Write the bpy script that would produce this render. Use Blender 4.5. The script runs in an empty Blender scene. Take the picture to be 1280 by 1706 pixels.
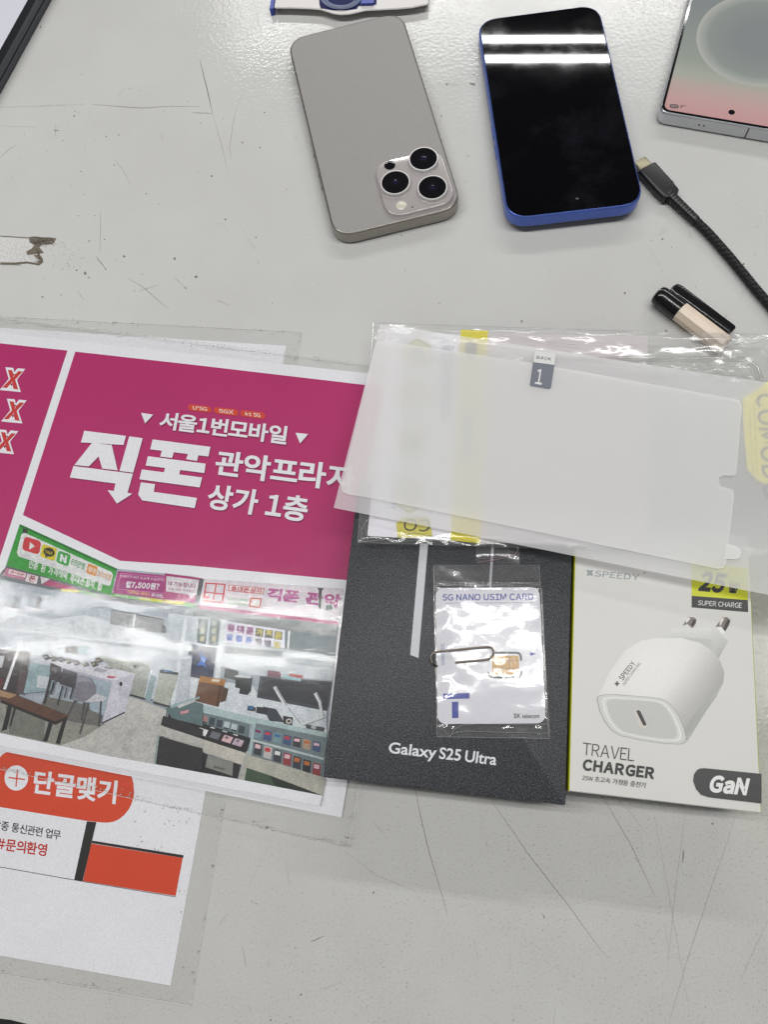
import bpy, math, random
import numpy as np
from mathutils import Vector, Matrix, noise
random.seed(7)
S = bpy.context.scene
COL = S.collection
MM = 0.001

# ------------------------------------------------------------------ camera (all lengths in mm, built in metres)
FPX, PITCH, ROLL, CAMH = 1186.43, math.radians(71.772), math.radians(-16.07), 327.27
_c, _s = math.cos(PITCH), math.sin(PITCH)
FWD = np.array([0, _c, -_s]); _r = np.array([1.0, 0, 0]); _u = np.array([0, _s, _c])
RGT = math.cos(ROLL) * _r + math.sin(ROLL) * _u
UPV = -math.sin(ROLL) * _r + math.cos(ROLL) * _u
EYE = np.array([0, 0, CAMH])
cd = bpy.data.cameras.new('camera')
cam = bpy.data.objects.new('camera', cd); COL.objects.link(cam)
cam.matrix_world = Matrix(((RGT[0], UPV[0], -FWD[0], 0), (RGT[1], UPV[1], -FWD[1], 0),
                           (RGT[2], UPV[2], -FWD[2], CAMH * MM), (0, 0, 0, 1)))
cd.sensor_fit = 'VERTICAL'; cd.sensor_height = 24; cd.lens = FPX / 1706 * 24
cd.clip_start = 0.01; cd.clip_end = 50
S.camera = cam

# ------------------------------------------------------------------ light: shop ceiling tubes + soft room light
wd = bpy.data.worlds.new('World'); S.world = wd; wd.use_nodes = True
bg = wd.node_tree.nodes['Background']
bg.inputs[0].default_value = (0.96, 0.97, 1.0, 1); bg.inputs[1].default_value = 0.105
S.view_settings.view_transform = 'Standard'; S.view_settings.look = 'None'
S.view_settings.exposure = -0.04; S.view_settings.gamma = 1.0
S.cycles.use_denoising = True
S.cycles.max_bounces = 10; S.cycles.transparent_max_bounces = 24; S.cycles.caustics_reflective = False
TUBE_RADIANCE = 36.0
def tube_light(name, p0, p1, width=48, rad=1.0):
    p0, p1 = Vector(p0), Vector(p1); d = p1 - p0
    ld = bpy.data.lights.new(name, 'AREA'); ld.shape = 'RECTANGLE'
    ld.size = d.length * MM; ld.size_y = width * MM
    ld.energy = rad * TUBE_RADIANCE * math.pi * ld.size * ld.size_y
    ld.color = (1.0, 0.995, 0.97)
    o = bpy.data.objects.new(name, ld); COL.objects.link(o)
    o.location = (p0 + p1) / 2 * MM
    o.rotation_euler = (0, 0, math.atan2(d.y, d.x))
CEIL = 2200
def row(c0, c1, gap, rad=1.0, width=50):
    d = Vector(c1) - Vector(c0); n = Vector((-d.y, d.x)).normalized()
    for s in (-.5, .5):
        a = Vector(c0) + n * gap * s; b = Vector(c1) + n * gap * s
        tube_light('ceiling_tube_lamp', (a.x, a.y, CEIL), (b.x, b.y, CEIL), width, rad)
row((-60, 3590), (3400, 2210), 132, 1.9)
row((-2000, 1010), (1500, -200), 150, 2.2, 26)
row((-2300, -1900), (1300, -3000), 150, .25)  # unseen row behind the camera, added as extra illumination

# ------------------------------------------------------------------ picture ray -> point on a real plane
def ray(px):
    return FWD + RGT * ((px[0] - 640) / FPX) - UPV * ((px[1] - 853) / FPX)
class Plane:
    def __init__(s, p0, n): s.p0 = np.array(p0, float); s.n = np.array(n, float) / np.linalg.norm(n)
    def hit(s, px, off=0.0):
        d = ray(px); t = ((s.p0 + s.n * off - EYE) @ s.n) / (d @ s.n)
        return EYE + d * t
def level(z): return Plane((0, 0, z), (0, 0, 1))
def through(*pz):
    a, b, c = [level(z).hit(p) for p, z in pz]
    n = np.cross(b - a, c - a); n = n if n[2] > 0 else -n
    return Plane(a, n)

# ------------------------------------------------------------------ mesh helpers
def lin(c):
    c = c / 255.0
    return c / 12.92 if c <= 0.04045 else ((c + 0.055) / 1.055) ** 2.4
def C(r, g, b, k=0.9): return (min(lin(r) * k, .85), min(lin(g) * k, .85), min(lin(b) * k, .85), 1.0)
class MB:
    def __init__(s): s.v = []; s.f = []; s.m = []; s.c = []
    def add(s, vs, fs, mat=0, col=None):
        b = len(s.v); s.v += [tuple(map(float, p)) for p in vs]
        for f in fs:
            s.f.append([b + i for i in f]); s.m.append(mat)
            if col is None: s.c.append([(1, 1, 1, 1)] * len(f))
            elif isinstance(col[0], (int, float)): s.c.append([tuple(col)] * len(f))
            else: s.c.append([tuple(col[i]) for i in f])
    def box(s, c, size, mat=0, R=None):
        x, y, z = [d / 2 for d in size]
        vs = [(i * x, j * y, k * z) for i in (-1, 1) for j in (-1, 1) for k in (-1, 1)]
        if R is not None: vs = [tuple(R @ Vector(p)) for p in vs]
        vs = [(p[0] + c[0], p[1] + c[1], p[2] + c[2]) for p in vs]
        s.add(vs, [(0, 1, 3, 2), (4, 6, 7, 5), (0, 4, 5, 1), (2, 3, 7, 6), (0, 2, 6, 4), (1, 5, 7, 3)], mat)
    def loft(s, rings, mat=0, cap0=True, cap1=True, closed=True):
        n = len(rings[0]); vs = [p for r in rings for p in r]; fs = []
        for k in range(len(rings) - 1):
            for i in range(n if closed else n - 1):
                j = (i + 1) % n
                fs.append((k * n + i, k * n + j, (k + 1) * n + j, (k + 1) * n + i))
        if cap0: fs.append(tuple(range(n))[::-1])
        if cap1: fs.append(tuple((len(rings) - 1) * n + i for i in range(n)))
        s.add(vs, fs, mat)
    def tube(s, pts, r, n=10, mat=0, caps=True):
        pts = [Vector(p) for p in pts]; rings = []
        up = Vector((0, 0, 1))
        for i, p in enumerate(pts):
            d = (pts[min(i + 1, len(pts) - 1)] - pts[max(i - 1, 0)]).normalized()
            a = d.cross(up)
            a = a.normalized() if a.length > 1e-4 else Vector((1, 0, 0))
            b = a.cross(d).normalized()
            rr = r[i] if isinstance(r, (list, tuple)) else r
            rings.append([p + (a * math.cos(2 * math.pi * k / n) + b * math.sin(2 * math.pi * k / n)) * rr for k in range(n)])
        s.loft(rings, mat, caps, caps)
    def grid(s, nx, ny, fn, mat=0):
        vs = [fn(i / nx, j / ny) for j in range(ny + 1) for i in range(nx + 1)]
        fs = [(j * (nx + 1) + i, j * (nx + 1) + i + 1, (j + 1) * (nx + 1) + i + 1, (j + 1) * (nx + 1) + i) for j in range(ny) for i in range(nx)]
        a, b, c = [np.array(vs[i], float) for i in fs[0][:3]]
        if np.cross(b - a, c - a)[2] < 0: fs = [f[::-1] for f in fs]
        s.add(vs, fs, mat)
    def build(s, name, mats, parent=None, local=False, smooth=False, angle=35, loc=None, label=None):
        me = bpy.data.meshes.new(name)
        base = np.zeros(3)
        if parent is not None and not local: base = np.array(BASE[parent.name])
        if loc is not None: base = np.array(loc, float)
        me.from_pydata([((p[0] - base[0]) * MM, (p[1] - base[1]) * MM, (p[2] - base[2]) * MM) for p in s.v], [], s.f)
        for m in (mats if isinstance(mats, (list, tuple)) else [mats]): me.materials.append(m)
        me.polygons.foreach_set('material_index', s.m)
        at = me.color_attributes.new('ink', 'FLOAT_COLOR', 'CORNER')
        flat = [x for fc in s.c for c in fc for x in c]
        at.data.foreach_set('color', flat)
        me.polygons.foreach_set('use_smooth', [bool(smooth)] * len(s.f))
        me.update()
        if smooth: me.set_sharp_from_angle(angle=math.radians(angle))
        o = bpy.data.objects.new(name, me); COL.objects.link(o)
        if parent is not None: o.parent = parent
        if loc is not None: o.location = Vector(loc) * MM
        if label: o['label'] = label
        return o
BASE = {}
def tag(o, label, cat): o['label'] = label; o['category'] = cat; return o
def thing(name, label, cat, loc=(0, 0, 0), rot=None):
    o = bpy.data.objects.new(name, None); COL.objects.link(o); o.empty_display_size = 0.02
    o.location = Vector([float(x) for x in loc]) * MM
    if rot is not None: o.rotation_euler = rot
    BASE[o.name] = tuple(float(x) for x in loc)
    return tag(o, label, cat)
def rrect(w, h, r, n=9, cx=0, cy=0, p=2.0):
    out = []
    for k, (sx, sy) in enumerate(((1, 1), (-1, 1), (-1, -1), (1, -1))):
        for i in range(n + 1):
            a = math.pi / 2 * (i / n + k)
            ca, sa = math.cos(a), math.sin(a)
            ex = math.copysign(abs(ca) ** (2 / p), ca); ey = math.copysign(abs(sa) ** (2 / p), sa)
            out.append((cx + sx * (w / 2 - r) + r * ex, cy + sy * (h / 2 - r) + r * ey))
    return out
def rloft(mb, w, h, r, prof, mat=0, n=9, cx=0, cy=0, cap0=True, cap1=True, p=2.35):
    rings = [[(x, y, z) for x, y in rrect(w - 2 * i, h - 2 * i, max(r - i, .05), n, cx, cy, p)] for z, i in prof]
    mb.loft(rings, mat, cap0, cap1)
def circ(mb, cx, cy, prof, n=40, mat=0, cap0=True, cap1=True):
    mb.loft([[(cx + r * math.cos(2 * math.pi * k / n), cy + r * math.sin(2 * math.pi * k / n), z) for k in range(n)] for z, r in prof], mat, cap0, cap1)

# ------------------------------------------------------------------ letters (built-in face, one glyph at a time)
_G = {}
def glyph(ch, off):
    k = (ch, off)
    if k not in _G:
        c = bpy.data.curves.new('g', 'FONT'); c.body = ch; c.offset = off; c.resolution_u = 4
        o = bpy.data.objects.new('g', c); COL.objects.link(o)
        dg = bpy.context.evaluated_depsgraph_get(); dg.update()
        me = bpy.data.meshes.new_from_object(o.evaluated_get(dg))
        vs = [(v.co.x, v.co.y) for v in me.vertices]; fs = [tuple(p.vertices) for p in me.polygons]
        bpy.data.objects.remove(o); bpy.data.curves.remove(c); bpy.data.meshes.remove(me)
        if vs:
            x0 = min(v[0] for v in vs); x1 = max(v[0] for v in vs)
            _G[k] = ([(x - x0, y) for x, y in vs], fs, x1 - x0)
        else: _G[k] = ([], [], .25)
    return _G[k]
def text_geo(s, off=0.0, track=0.09, wide=True, space=.28):
    if wide is None: return glyph(s, off)     # one natural run
    V, F, x = [], [], 0.0
    for ch in s:
        if ch == ' ': x += space; continue
        cc = chr(ord(ch) + 0xFEE0) if (wide and 33 <= ord(ch) <= 126) else ch
        v, f, w = glyph(cc, off); b = len(V)
        V += [(px + x, py) for px, py in v]; F += [tuple(i + b for i in q) for q in f]
        x += w + track
    return V, F, x - track

# ------------------------------------------------------------------ printing on flat sheets
class Ink:
    """printed areas: thin layers of ink on one plane, each a few microns above the last"""
    STEP = 0.003
    def __init__(s, mb, plane, off=0.02, mat=0, tf=None):
        s.mb, s.pl, s.off, s.mat, s.tf = mb, plane, off, mat, tf or (lambda p: p)
    def pt(s, p): return s.pl.hit(s.tf(p), s.off)
    def poly(s, pts, col, mat=None):
        cols = col
        vs = [s.pt(p) for p in pts]
        a = sum(vs[i][0] * vs[(i + 1) % len(vs)][1] - vs[(i + 1) % len(vs)][0] * vs[i][1] for i in range(len(vs)))
        idx = list(range(len(vs))); idx = idx if a > 0 else idx[::-1]
        s.mb.add(vs, [tuple(idx)], s.mat if mat is None else mat, cols); s.off += s.STEP
    def strip(s, A, B, ca, cb):
        """band between two polylines with its own tone at each side"""
        n = len(A); vs = [s.pt(p) for p in A] + [s.pt(p) for p in B]
        cs = [ca[i] if isinstance(ca[0], tuple) else ca for i in range(n)] + [cb[i] if isinstance(cb[0], tuple) else cb for i in range(n)]
        fs = []
        for i in range(n - 1):
            q = (i, i + 1, n + i + 1, n + i)
            a = vs[q[0]][:2]; b = vs[q[1]][:2]; c = vs[q[3]][:2]
            if (b[0] - a[0]) * (c[1] - a[1]) - (b[1] - a[1]) * (c[0] - a[0]) < 0: q = q[::-1]
            fs.append(q)
        s.mb.add(vs, fs, s.mat, cs); s.off += s.STEP
    def line(s, pts, w, col, mat=None, taper=False):
        P = [np.array(s.tf(p), float) for p in pts]; L, R = [], []
        for i in range(len(P)):
            d = P[min(i + 1, len(P) - 1)] - P[max(i - 1, 0)]; d /= (np.hypot(*d) + 1e-9)
            n = np.array([-d[1], d[0]]); ww = w
            if taper: ww = w * (.25 + .75 * math.sin(math.pi * (i + .25) / (len(P) - .5)))
            L.append(P[i] + n * ww / 2); R.append(P[i] - n * ww / 2)
        tf, s.tf = s.tf, (lambda p: p)
        o = s.off
        for i in range(len(P) - 1):
            s.off = o; s.poly([L[i], L[i + 1], R[i + 1], R[i]], col, mat)
        s.tf = tf
    def ell(s, c, rx, ry, col, rot=0, n=20, sx=0, mat=None):
        s.poly([(c[0] + rx * math.cos(t) * math.cos(rot) - ry * math.sin(t) * math.sin(rot) + sx * math.sin(t),
                 c[1] + rx * math.cos(t) * math.sin(rot) + ry * math.sin(t) * math.cos(rot)) for t in [2 * math.pi * k / n for k in range(n)]], col, mat)
    def round_quad(s, q, r, col, n=5, mat=None):
        """quad with rounded corners, r as a share of its sides"""
        TL, TR, BR, BL = [np.array(p, float) for p in q]
        def bl(u, v): return TL * (1 - u) * (1 - v) + TR * u * (1 - v) + BR * u * v + BL * (1 - u) * v
        w = (np.hypot(*(TR - TL)) + np.hypot(*(BR - BL))) / 2; h = (np.hypot(*(BL - TL)) + np.hypot(*(BR - TR))) / 2
        rx, ry = r * min(w, h) / w, r * min(w, h) / h; pts = []
        for (cx, cy, a0) in ((1 - rx, ry, -90), (1 - rx, 1 - ry, 0), (rx, 1 - ry, 90), (rx, ry, 180)):
            for k in range(n + 1):
                a = math.radians(a0 + 90 * k / n); pts.append(bl(cx + rx * math.cos(a), cy + ry * math.sin(a)))
        s.poly([tuple(p) for p in pts], col, mat)
    def text(s, st, q, col, off=0.0, cap=False, track=0.09, wide=True, mat=None, space=.28):
        TL, TR, BR, BL = [s.pt(p) for p in q]
        V, F, W = text_geo(st, off, track, wide, space)
        y0, y1 = min(v[1] for v in V), max(v[1] for v in V)
        if cap:
            hv = glyph('Ｈ' if wide else 'H', off)[0]; y0, y1 = min(v[1] for v in hv), max(v[1] for v in hv)
        vs = []
        for x, y in V:
            u = x / W; t = (y - y0) / (y1 - y0)
            vs.append(BL * (1 - u) * (1 - t) + BR * u * (1 - t) + TR * u * t + TL * (1 - u) * t)
        n = s.pl.n
        for i, f in enumerate(F): s.mb.add([vs[j] + n * (.0015 * (i % 4)) for j in f], [tuple(range(len(f)))], s.mat if mat is None else mat, col)
        s.off += s.STEP * 2 + .005
def at(sx, sy, k): return lambda p: (sx + p[0] * k, sy + p[1] * k)

# ------------------------------------------------------------------ materials
def mat(name, col=(.8, .8, .8), rough=.5, metal=0.0, ior=1.5, coat=0.0, spec=.5):
    m = bpy.data.materials.new(name); m.use_nodes = True
    b = m.node_tree.nodes['Principled BSDF']
    b.inputs['Base Color'].default_value = (*col[:3], 1); b.inputs['Roughness'].default_value = rough
    b.inputs['Metallic'].default_value = metal; b.inputs['IOR'].default_value = ior
    b.inputs['Coat Weight'].default_value = coat; b.inputs['Specular IOR Level'].default_value = spec
    return m
def N(m, t, **kw):
    n = m.node_tree.nodes.new(t)
    for k, v in kw.items():
        if k in n.inputs.keys() if isinstance(k, str) else False: n.inputs[k].default_value = v
        else: setattr(n, k, v)
    return n
def L(m, a, b): m.node_tree.links.new(a, b)
def coords(m):
    return N(m, 'ShaderNodeTexCoord').outputs['Object']
def nz(m, scale, detail=2, rough=.5, vec=None):
    n = N(m, 'ShaderNodeTexNoise'); n.inputs['Scale'].default_value = scale
    n.inputs['Detail'].default_value = detail; n.inputs['Roughness'].default_value = rough
    L(m, vec or coords(m), n.inputs['Vector']); return n
def bump(m, height, strength, dist, normal=None):
    n = N(m, 'ShaderNodeBump'); n.inputs['Strength'].default_value = strength; n.inputs['Distance'].default_value = dist
    L(m, height, n.inputs['Height'])
    if normal is not None: L(m, normal, n.inputs['Normal'])
    return n.outputs['Normal']
def ramp(m, fac, stops):
    r = N(m, 'ShaderNodeValToRGB'); e = r.color_ramp.elements
    while len(e) < len(stops): e.new(.5)
    for el, (p, c) in zip(e, stops): el.position = p; el.color = c if len(c) == 4 else (*c, 1)
    L(m, fac, r.inputs['Fac']); return r.outputs['Color']
def mixc(m, fac, a, b, mode='MIX'):
    x = N(m, 'ShaderNodeMix', data_type='RGBA', blend_type=mode)
    for k, v in ((0, fac), (6, a), (7, b)):
        if isinstance(v, (int, float)): x.inputs[k].default_value = v
        elif isinstance(v, tuple): x.inputs[k].default_value = v if len(v) == 4 else (*v, 1)
        else: L(m, v, x.inputs[k])
    return x.outputs[2]
def BS(m): return m.node_tree.nodes['Principled BSDF']
def vary(m, scale, amount, detail=3):
    """uneven tone: multiplies the base colour by noise"""
    b = BS(m); base = tuple(b.inputs['Base Color'].default_value)
    c = ramp(m, nz(m, scale, detail).outputs['Fac'], ((.3, (1 - amount,) * 3), (.7, (1, 1, 1))))
    L(m, mixc(m, 1.0, base, c, 'MULTIPLY'), b.inputs['Base Color']); return m
def ink_mat(name, rough=.55, grain=.16, gscale=2600, spec=.35, fib=0.1):
    m = mat(name, rough=rough, spec=spec); a = N(m, 'ShaderNodeVertexColor', layer_name='ink')
    g = ramp(m, nz(m, gscale, 3, .7).outputs['Fac'], ((.28, (1 - grain,) * 3), (.72, (1 + grain * .9,) * 3)))
    c = mixc(m, 1.0, a.outputs['Color'], g, 'MULTIPLY')
    g2 = ramp(m, nz(m, 25, 3).outputs['Fac'], ((.3, (1 - fib,) * 3), (.7, (1, 1, 1))))
    L(m, mixc(m, 1.0, c, g2, 'MULTIPLY'), BS(m).inputs['Base Color'])
    L(m, bump(m, nz(m, 1800, 3).outputs['Fac'], .15, .00005), BS(m).inputs['Normal'])
    return m
def film_mat(name, tint=(1, 1, 1), rough=.06, boost=1.5, waves=((60, .0006, 1.0),), haze=0.0, ior=1.5):
    """clear plastic film: passes light straight, mirrors by Fresnel, wavy surface"""
    m = bpy.data.materials.new(name); m.use_nodes = True; t = m.node_tree; t.nodes.clear()
    out = N(m, 'ShaderNodeOutputMaterial'); tr = N(m, 'ShaderNodeBsdfTransparent'); tr.inputs[0].default_value = (*tint, 1)
    gl = N(m, 'ShaderNodeBsdfGlossy'); gl.inputs['Roughness'].default_value = rough
    fr = N(m, 'ShaderNodeFresnel'); ge_ = N(m, 'ShaderNodeNewGeometry')
    mi = N(m, 'ShaderNodeMapRange'); L(m, ge_.outputs['Backfacing'], mi.inputs[0]); mi.inputs[3].default_value = ior; mi.inputs[4].default_value = 1 / ior
    L(m, mi.outputs[0], fr.inputs['IOR'])      # a thin film mirrors the same from both sides
    nn = None
    for sc, dist, st in waves: nn = bump(m, nz(m, sc, 2, .5).outputs['Fac'], st, dist, nn)
    if nn is not None: L(m, nn, gl.inputs['Normal']); L(m, nn, fr.inputs['Normal'])
    mu = N(m, 'ShaderNodeMath', operation='MULTIPLY', use_clamp=True); L(m, fr.outputs[0], mu.inputs[0]); mu.inputs[1].default_value = boost
    base = tr.outputs[0]
    if haze > 0:
        df = N(m, 'ShaderNodeBsdfDiffuse'); df.inputs[0].default_value = (.8, .8, .8, 1)
        mh = N(m, 'ShaderNodeMixShader'); mh.inputs[0].default_value = haze
        L(m, tr.outputs[0], mh.inputs[1]); L(m, df.outputs[0], mh.inputs[2]); base = mh.outputs[0]
    mx = N(m, 'ShaderNodeMixShader'); L(m, mu.outputs[0], mx.inputs[0]); L(m, base, mx.inputs[1]); L(m, gl.outputs[0], mx.inputs[2])
    L(m, mx.outputs[0], out.inputs['Surface']); return m
def frost_mat(name, col, through, trans, rough=.35):
    m = bpy.data.materials.new(name); m.use_nodes = True; t = m.node_tree; t.nodes.clear()
    out = N(m, 'ShaderNodeOutputMaterial')
    df = N(m, 'ShaderNodeBsdfPrincipled'); df.inputs['Base Color'].default_value = (*col, 1); df.inputs['Roughness'].default_value = rough
    df.inputs['Specular IOR Level'].default_value = .25
    tl = N(m, 'ShaderNodeBsdfTranslucent'); tl.inputs[0].default_value = (*col, 1)
    tr = N(m, 'ShaderNodeBsdfTransparent'); tr.inputs[0].default_value = (.97, .97, .97, 1)
    a = N(m, 'ShaderNodeMixShader'); a.inputs[0].default_value = trans; L(m, df.outputs[0], a.inputs[1]); L(m, tl.outputs[0], a.inputs[2])
    b = N(m, 'ShaderNodeMixShader'); b.inputs[0].default_value = through; L(m, a.outputs[0], b.inputs[1]); L(m, tr.outputs[0], b.inputs[2])
    L(m, b.outputs[0], out.inputs['Surface']); return m

M = {}
# table laminate: pale, faintly pebbled and glossy, with dull dirt clouds and tiny specks
m = M['table'] = mat('white_laminate', (.6, .6, .58), .28, spec=.22)
base = ramp(m, nz(m, 9, 5, .6).outputs['Fac'], ((.3, (.56, .555, .54)), (.6, (.60, .60, .59))))
sp = N(m, 'ShaderNodeTexVoronoi'); sp.inputs['Scale'].default_value = 95; L(m, coords(m), sp.inputs['Vector'])
spk = ramp(m, sp.outputs['Distance'], ((.0, (.35, .31, .25)), (.035, (.45, .42, .38)), (.05, (1, 1, 1))))
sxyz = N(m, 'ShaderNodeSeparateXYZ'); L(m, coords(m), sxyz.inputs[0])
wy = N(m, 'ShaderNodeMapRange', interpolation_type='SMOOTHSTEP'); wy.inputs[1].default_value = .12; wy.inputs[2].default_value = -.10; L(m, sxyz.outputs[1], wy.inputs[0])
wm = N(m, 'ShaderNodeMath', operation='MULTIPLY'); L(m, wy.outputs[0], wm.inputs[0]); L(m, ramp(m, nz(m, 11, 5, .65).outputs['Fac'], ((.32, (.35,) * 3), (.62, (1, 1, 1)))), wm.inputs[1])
pits_shade = ramp(m, nz(m, 1050, 2, .6).outputs['Fac'], ((.28, (.48, .465, .44)), (.38, (.87, .86, .835)), (.7, (.93, .925, .90))))  # worn pits plus painted shade, darkening the laminate toward the front edge
base = mixc(m, wm.outputs[0], base, mixc(m, 1.0, base, pits_shade, 'MULTIPLY'))
msk = ramp(m, nz(m, 30, 3).outputs['Fac'], ((.56, (0, 0, 0)), (.62, (1, 1, 1))))
c1 = mixc(m, msk, base, mixc(m, 1.0, base, spk, 'MULTIPLY'))
gr = ramp(m, nz(m, 2300, 2, .7).outputs['Fac'], ((.25, (.86, .86, .86)), (.75, (1.05, 1.05, 1.05))))
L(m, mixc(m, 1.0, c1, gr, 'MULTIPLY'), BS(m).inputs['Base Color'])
nn = bump(m, nz(m, 420, 2).outputs['Fac'], .6, .00016)
L(m, bump(m, nz(m, 70, 2).outputs['Fac'], .2, .0003, nn), BS(m).inputs['Normal'])
rr = ramp(m, nz(m, 14, 4).outputs['Fac'], ((.35, (.10, .10, .10)), (.7, (.20, .20, .20)))); L(m, rr, BS(m).inputs['Roughness'])
M['scratch'] = ink_mat('scratch_marks', .5, .3, 900)
M['edge'] = mat('black_edge_band', (.012, .012, .013), .45)
M['floor'] = vary(mat('dark_floor', (.02, .02, .02), .6), 6, .3)
M['print'] = ink_mat('printed_paper', .5, .15, 2300, .3, .05)
M['photo'] = ink_mat('printed_photograph', .5, .3, 1700, .3, .12)
m = M['photo']; _m1 = BS(m).inputs['Base Color'].links[0].from_socket
_g3 = ramp(m, nz(m, 240, 7, .75).outputs['Fac'], ((.3, (.74, .75, .78)), (.5, (.97, .97, .98)), (.7, (1.16, 1.14, 1.12))))
L(m, mixc(m, 1.0, _m1, _g3, 'MULTIPLY'), BS(m).inputs['Base Color'])
M['card_print'] = ink_mat('coated_card', .38, .06, 1500, .4, .03)
M['pouch'] = film_mat('laminate_film', (.998, .998, .996), .10, .8, ((14, .0008, 1.0), (55, .00012, 1.0), (420, .000022, 1.0)), .0)
M['opp'] = film_mat('clear_bag_film', (.995, .995, .995), .10, 1.1, ((45, .0010, 1.0), (160, .00012, .8)), .05)
M['opp2'] = film_mat('clear_sleeve_film', (.99, .99, .99), .085, 1.15, ((38, .0005, 1.0), (210, .00004, .8), (700, .000012, 1.0)), .01)
M['tpu'] = film_mat('clear_case_plastic', (.965, .968, .95), .12, 1.3, ((300, .0002, 1.0),), .05)
M['backing'] = frost_mat('frosted_backing', (.95, .95, .97), .38, .38)
M['film'] = frost_mat('matte_film', (.96, .96, .955), .33, .40)

# ------------------------------------------------------------------ setting: tabletop and floor
T0 = level(0)
tb = MB()
fa, fb = T0.hit((-10, 1699)), T0.hit((88, 1705)); dv = (fb - fa) / np.linalg.norm(fb - fa); nv = np.array([-dv[1], dv[0], 0])
ec = T0.hit((70, 1706))
def tpt(a, b): return ec + dv * a + nv * b
front = [tpt(-700, 2)] + [tpt(-40, 2), tpt(-14, .8), tpt(0, -1.2), tpt(14, -5), tpt(60, -26), tpt(130, -70)]
outline = front + [tpt(900, -70), tpt(900, 900), tpt(-700, 900)]
n_ = len(outline)
tb.add(outline, [tuple(range(n_))], 0)
low = [p - np.array([0, 0, 28]) for p in outline]
tb.add(outline + low, [(i, n_ + i, n_ + (i + 1) % n_, (i + 1) % n_) for i in range(n_)], 2)
tb.add(low, [tuple(range(n_))[::-1]], 2)
k = Ink(tb, T0, .02, 1); k.STEP = 0.0005
DK, MD, LT, VL = (.14, .125, .10, 1), (.22, .20, .17, 1), (.38, .365, .335, 1), (.52, .51, .485, 1)
def scr(pts, w, col, jit=.6, seg=6):
    out = []
    for a, b in zip(pts[:-1], pts[1:]):
        for i in range(seg):
            t = i / seg; out.append((a[0] + (b[0] - a[0]) * t + random.uniform(-jit, jit), a[1] + (b[1] - a[1]) * t + random.uniform(-jit, jit)))
    out.append(pts[-1]); k.line(out, w * .8, col, taper=True)
k.tf = at(400, 1300, .6875)
for pts, w, cl in (([(415, -20), (455, 160), (503, 327)], 1.6, MD), ([(597, 30), (700, 180), (790, 295), (890, 430)], 1.5, MD), ([(868, 20), (945, 150), (1008, 283)], 1.4, MD),
                   ([(900, 30), (945, 75), (983, 128)], 1.3, LT), ([(1082, 60), (1062, 220), (1050, 330), (1034, 485)], 1.5, LT), ([(1207, 75), (1140, 270), (1080, 450), (1040, 590)], 2, LT),
                   ([(1000, 60), (1030, 220), (1050, 330), (1095, 590)], 1.2, LT), ([(1280, 340), (1245, 415), (1212, 490)], 1.5, LT), ([(1215, 70), (1250, 170), (1277, 250)], 1.2, VL),
                   ([(255, 172), (330, 230), (430, 270)], 1.2, LT), ([(320, 100), (352, 130)], 1.2, LT), ([(170, 392), (203, 377)], 1.5, DK), ([(1076, 168), (1074, 200)], 2.6, DK),
                   ([(0, 305), (40, 215), (95, 110)], 1.1, VL), ([(228, 230), (227, 320), (224, 400)], 1.2, VL), ([(720, 245), (737, 292)], 1.1, VL), ([(918, 355), (945, 412)], 1.2, VL),
                   ([(160, 90), (230, 160)], 1, VL), ([(330, 170), (285, 300)], .9, VL), ([(325, 480), (285, 580)], 1, VL), ([(5, 400), (15, 455)], 1.6, LT), ([(735, 325), (739, 336)], 2, DK), ([(326, 268), (322, 275)], 2.5, DK),
                   ([(740, 170), (1120, 195)], 1.4, VL), ([(598, 150), (600, 165)], 1.4, LT), ([(430, 120), (425, 160)], 1, VL), ([(470, 132), (520, 140)], 1, VL), ([(180, 400), (165, 470), (175, 495)], 1, VL)):
    scr(pts, w, cl)
k.tf = at(0, 0, .34375)
for pts, w, cl in (([(967, 285), (1000, 420), (1030, 550)], 2.0, MD), ([(1030, 550), (1070, 690), (1105, 840)], 1.1, LT), ([(440, 505), (560, 515), (690, 524), (800, 516), (970, 516)], 2.2, LT), ([(0, 520), (220, 512), (400, 505)], 2.5, VL),
                   ([(930, 545), (1030, 550)], 2, LT), ([(1148, 520), (1130, 590), (1112, 720), (1120, 770)], 1.2, LT), ([(1180, 440), (1148, 520)], 1, VL), ([(615, 1345), (690, 1390), (765, 1455), (820, 1500)], 1.8, LT), ([(487, 1020), (485, 1100), (483, 1230)], 1.2, LT),
                   ([(550, 768), (600, 830), (630, 895)], 1.2, LT), ([(465, 1245), (510, 1300)], 1.8, MD), ([(0, 762), (40, 725), (80, 700)], 1.1, LT), ([(425, 525), (455, 620)], 1, VL), ([(410, 680), (412, 760)], 1, VL), ([(600, 425), (560, 480)], 1, VL),
                   ([(258, 630), (285, 634)], 1.8, MD), ([(270, 600), (265, 665)], 1, LT), ([(0, 610), (180, 615)], 1, VL), ([(840, 1340), (900, 1396)], 1.4, LT), ([(375, 1410), (405, 1455)], 1.2, LT), ([(1233, 20), (1265, 170)], 1.3, VL), ([(55, 850), (75, 905)], 1, VL), ([(1040, 1085), (1090, 1085)], 1, VL)):
    scr(pts, w, cl)
def dot(x, y, r, cl=DK):
    n = 7; k.poly([(x + r * random.uniform(.5, 1.2) * math.cos(2 * math.pi * i / n), y + r * random.uniform(.5, 1.2) * math.sin(2 * math.pi * i / n)) for i in range(n)], cl)
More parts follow.
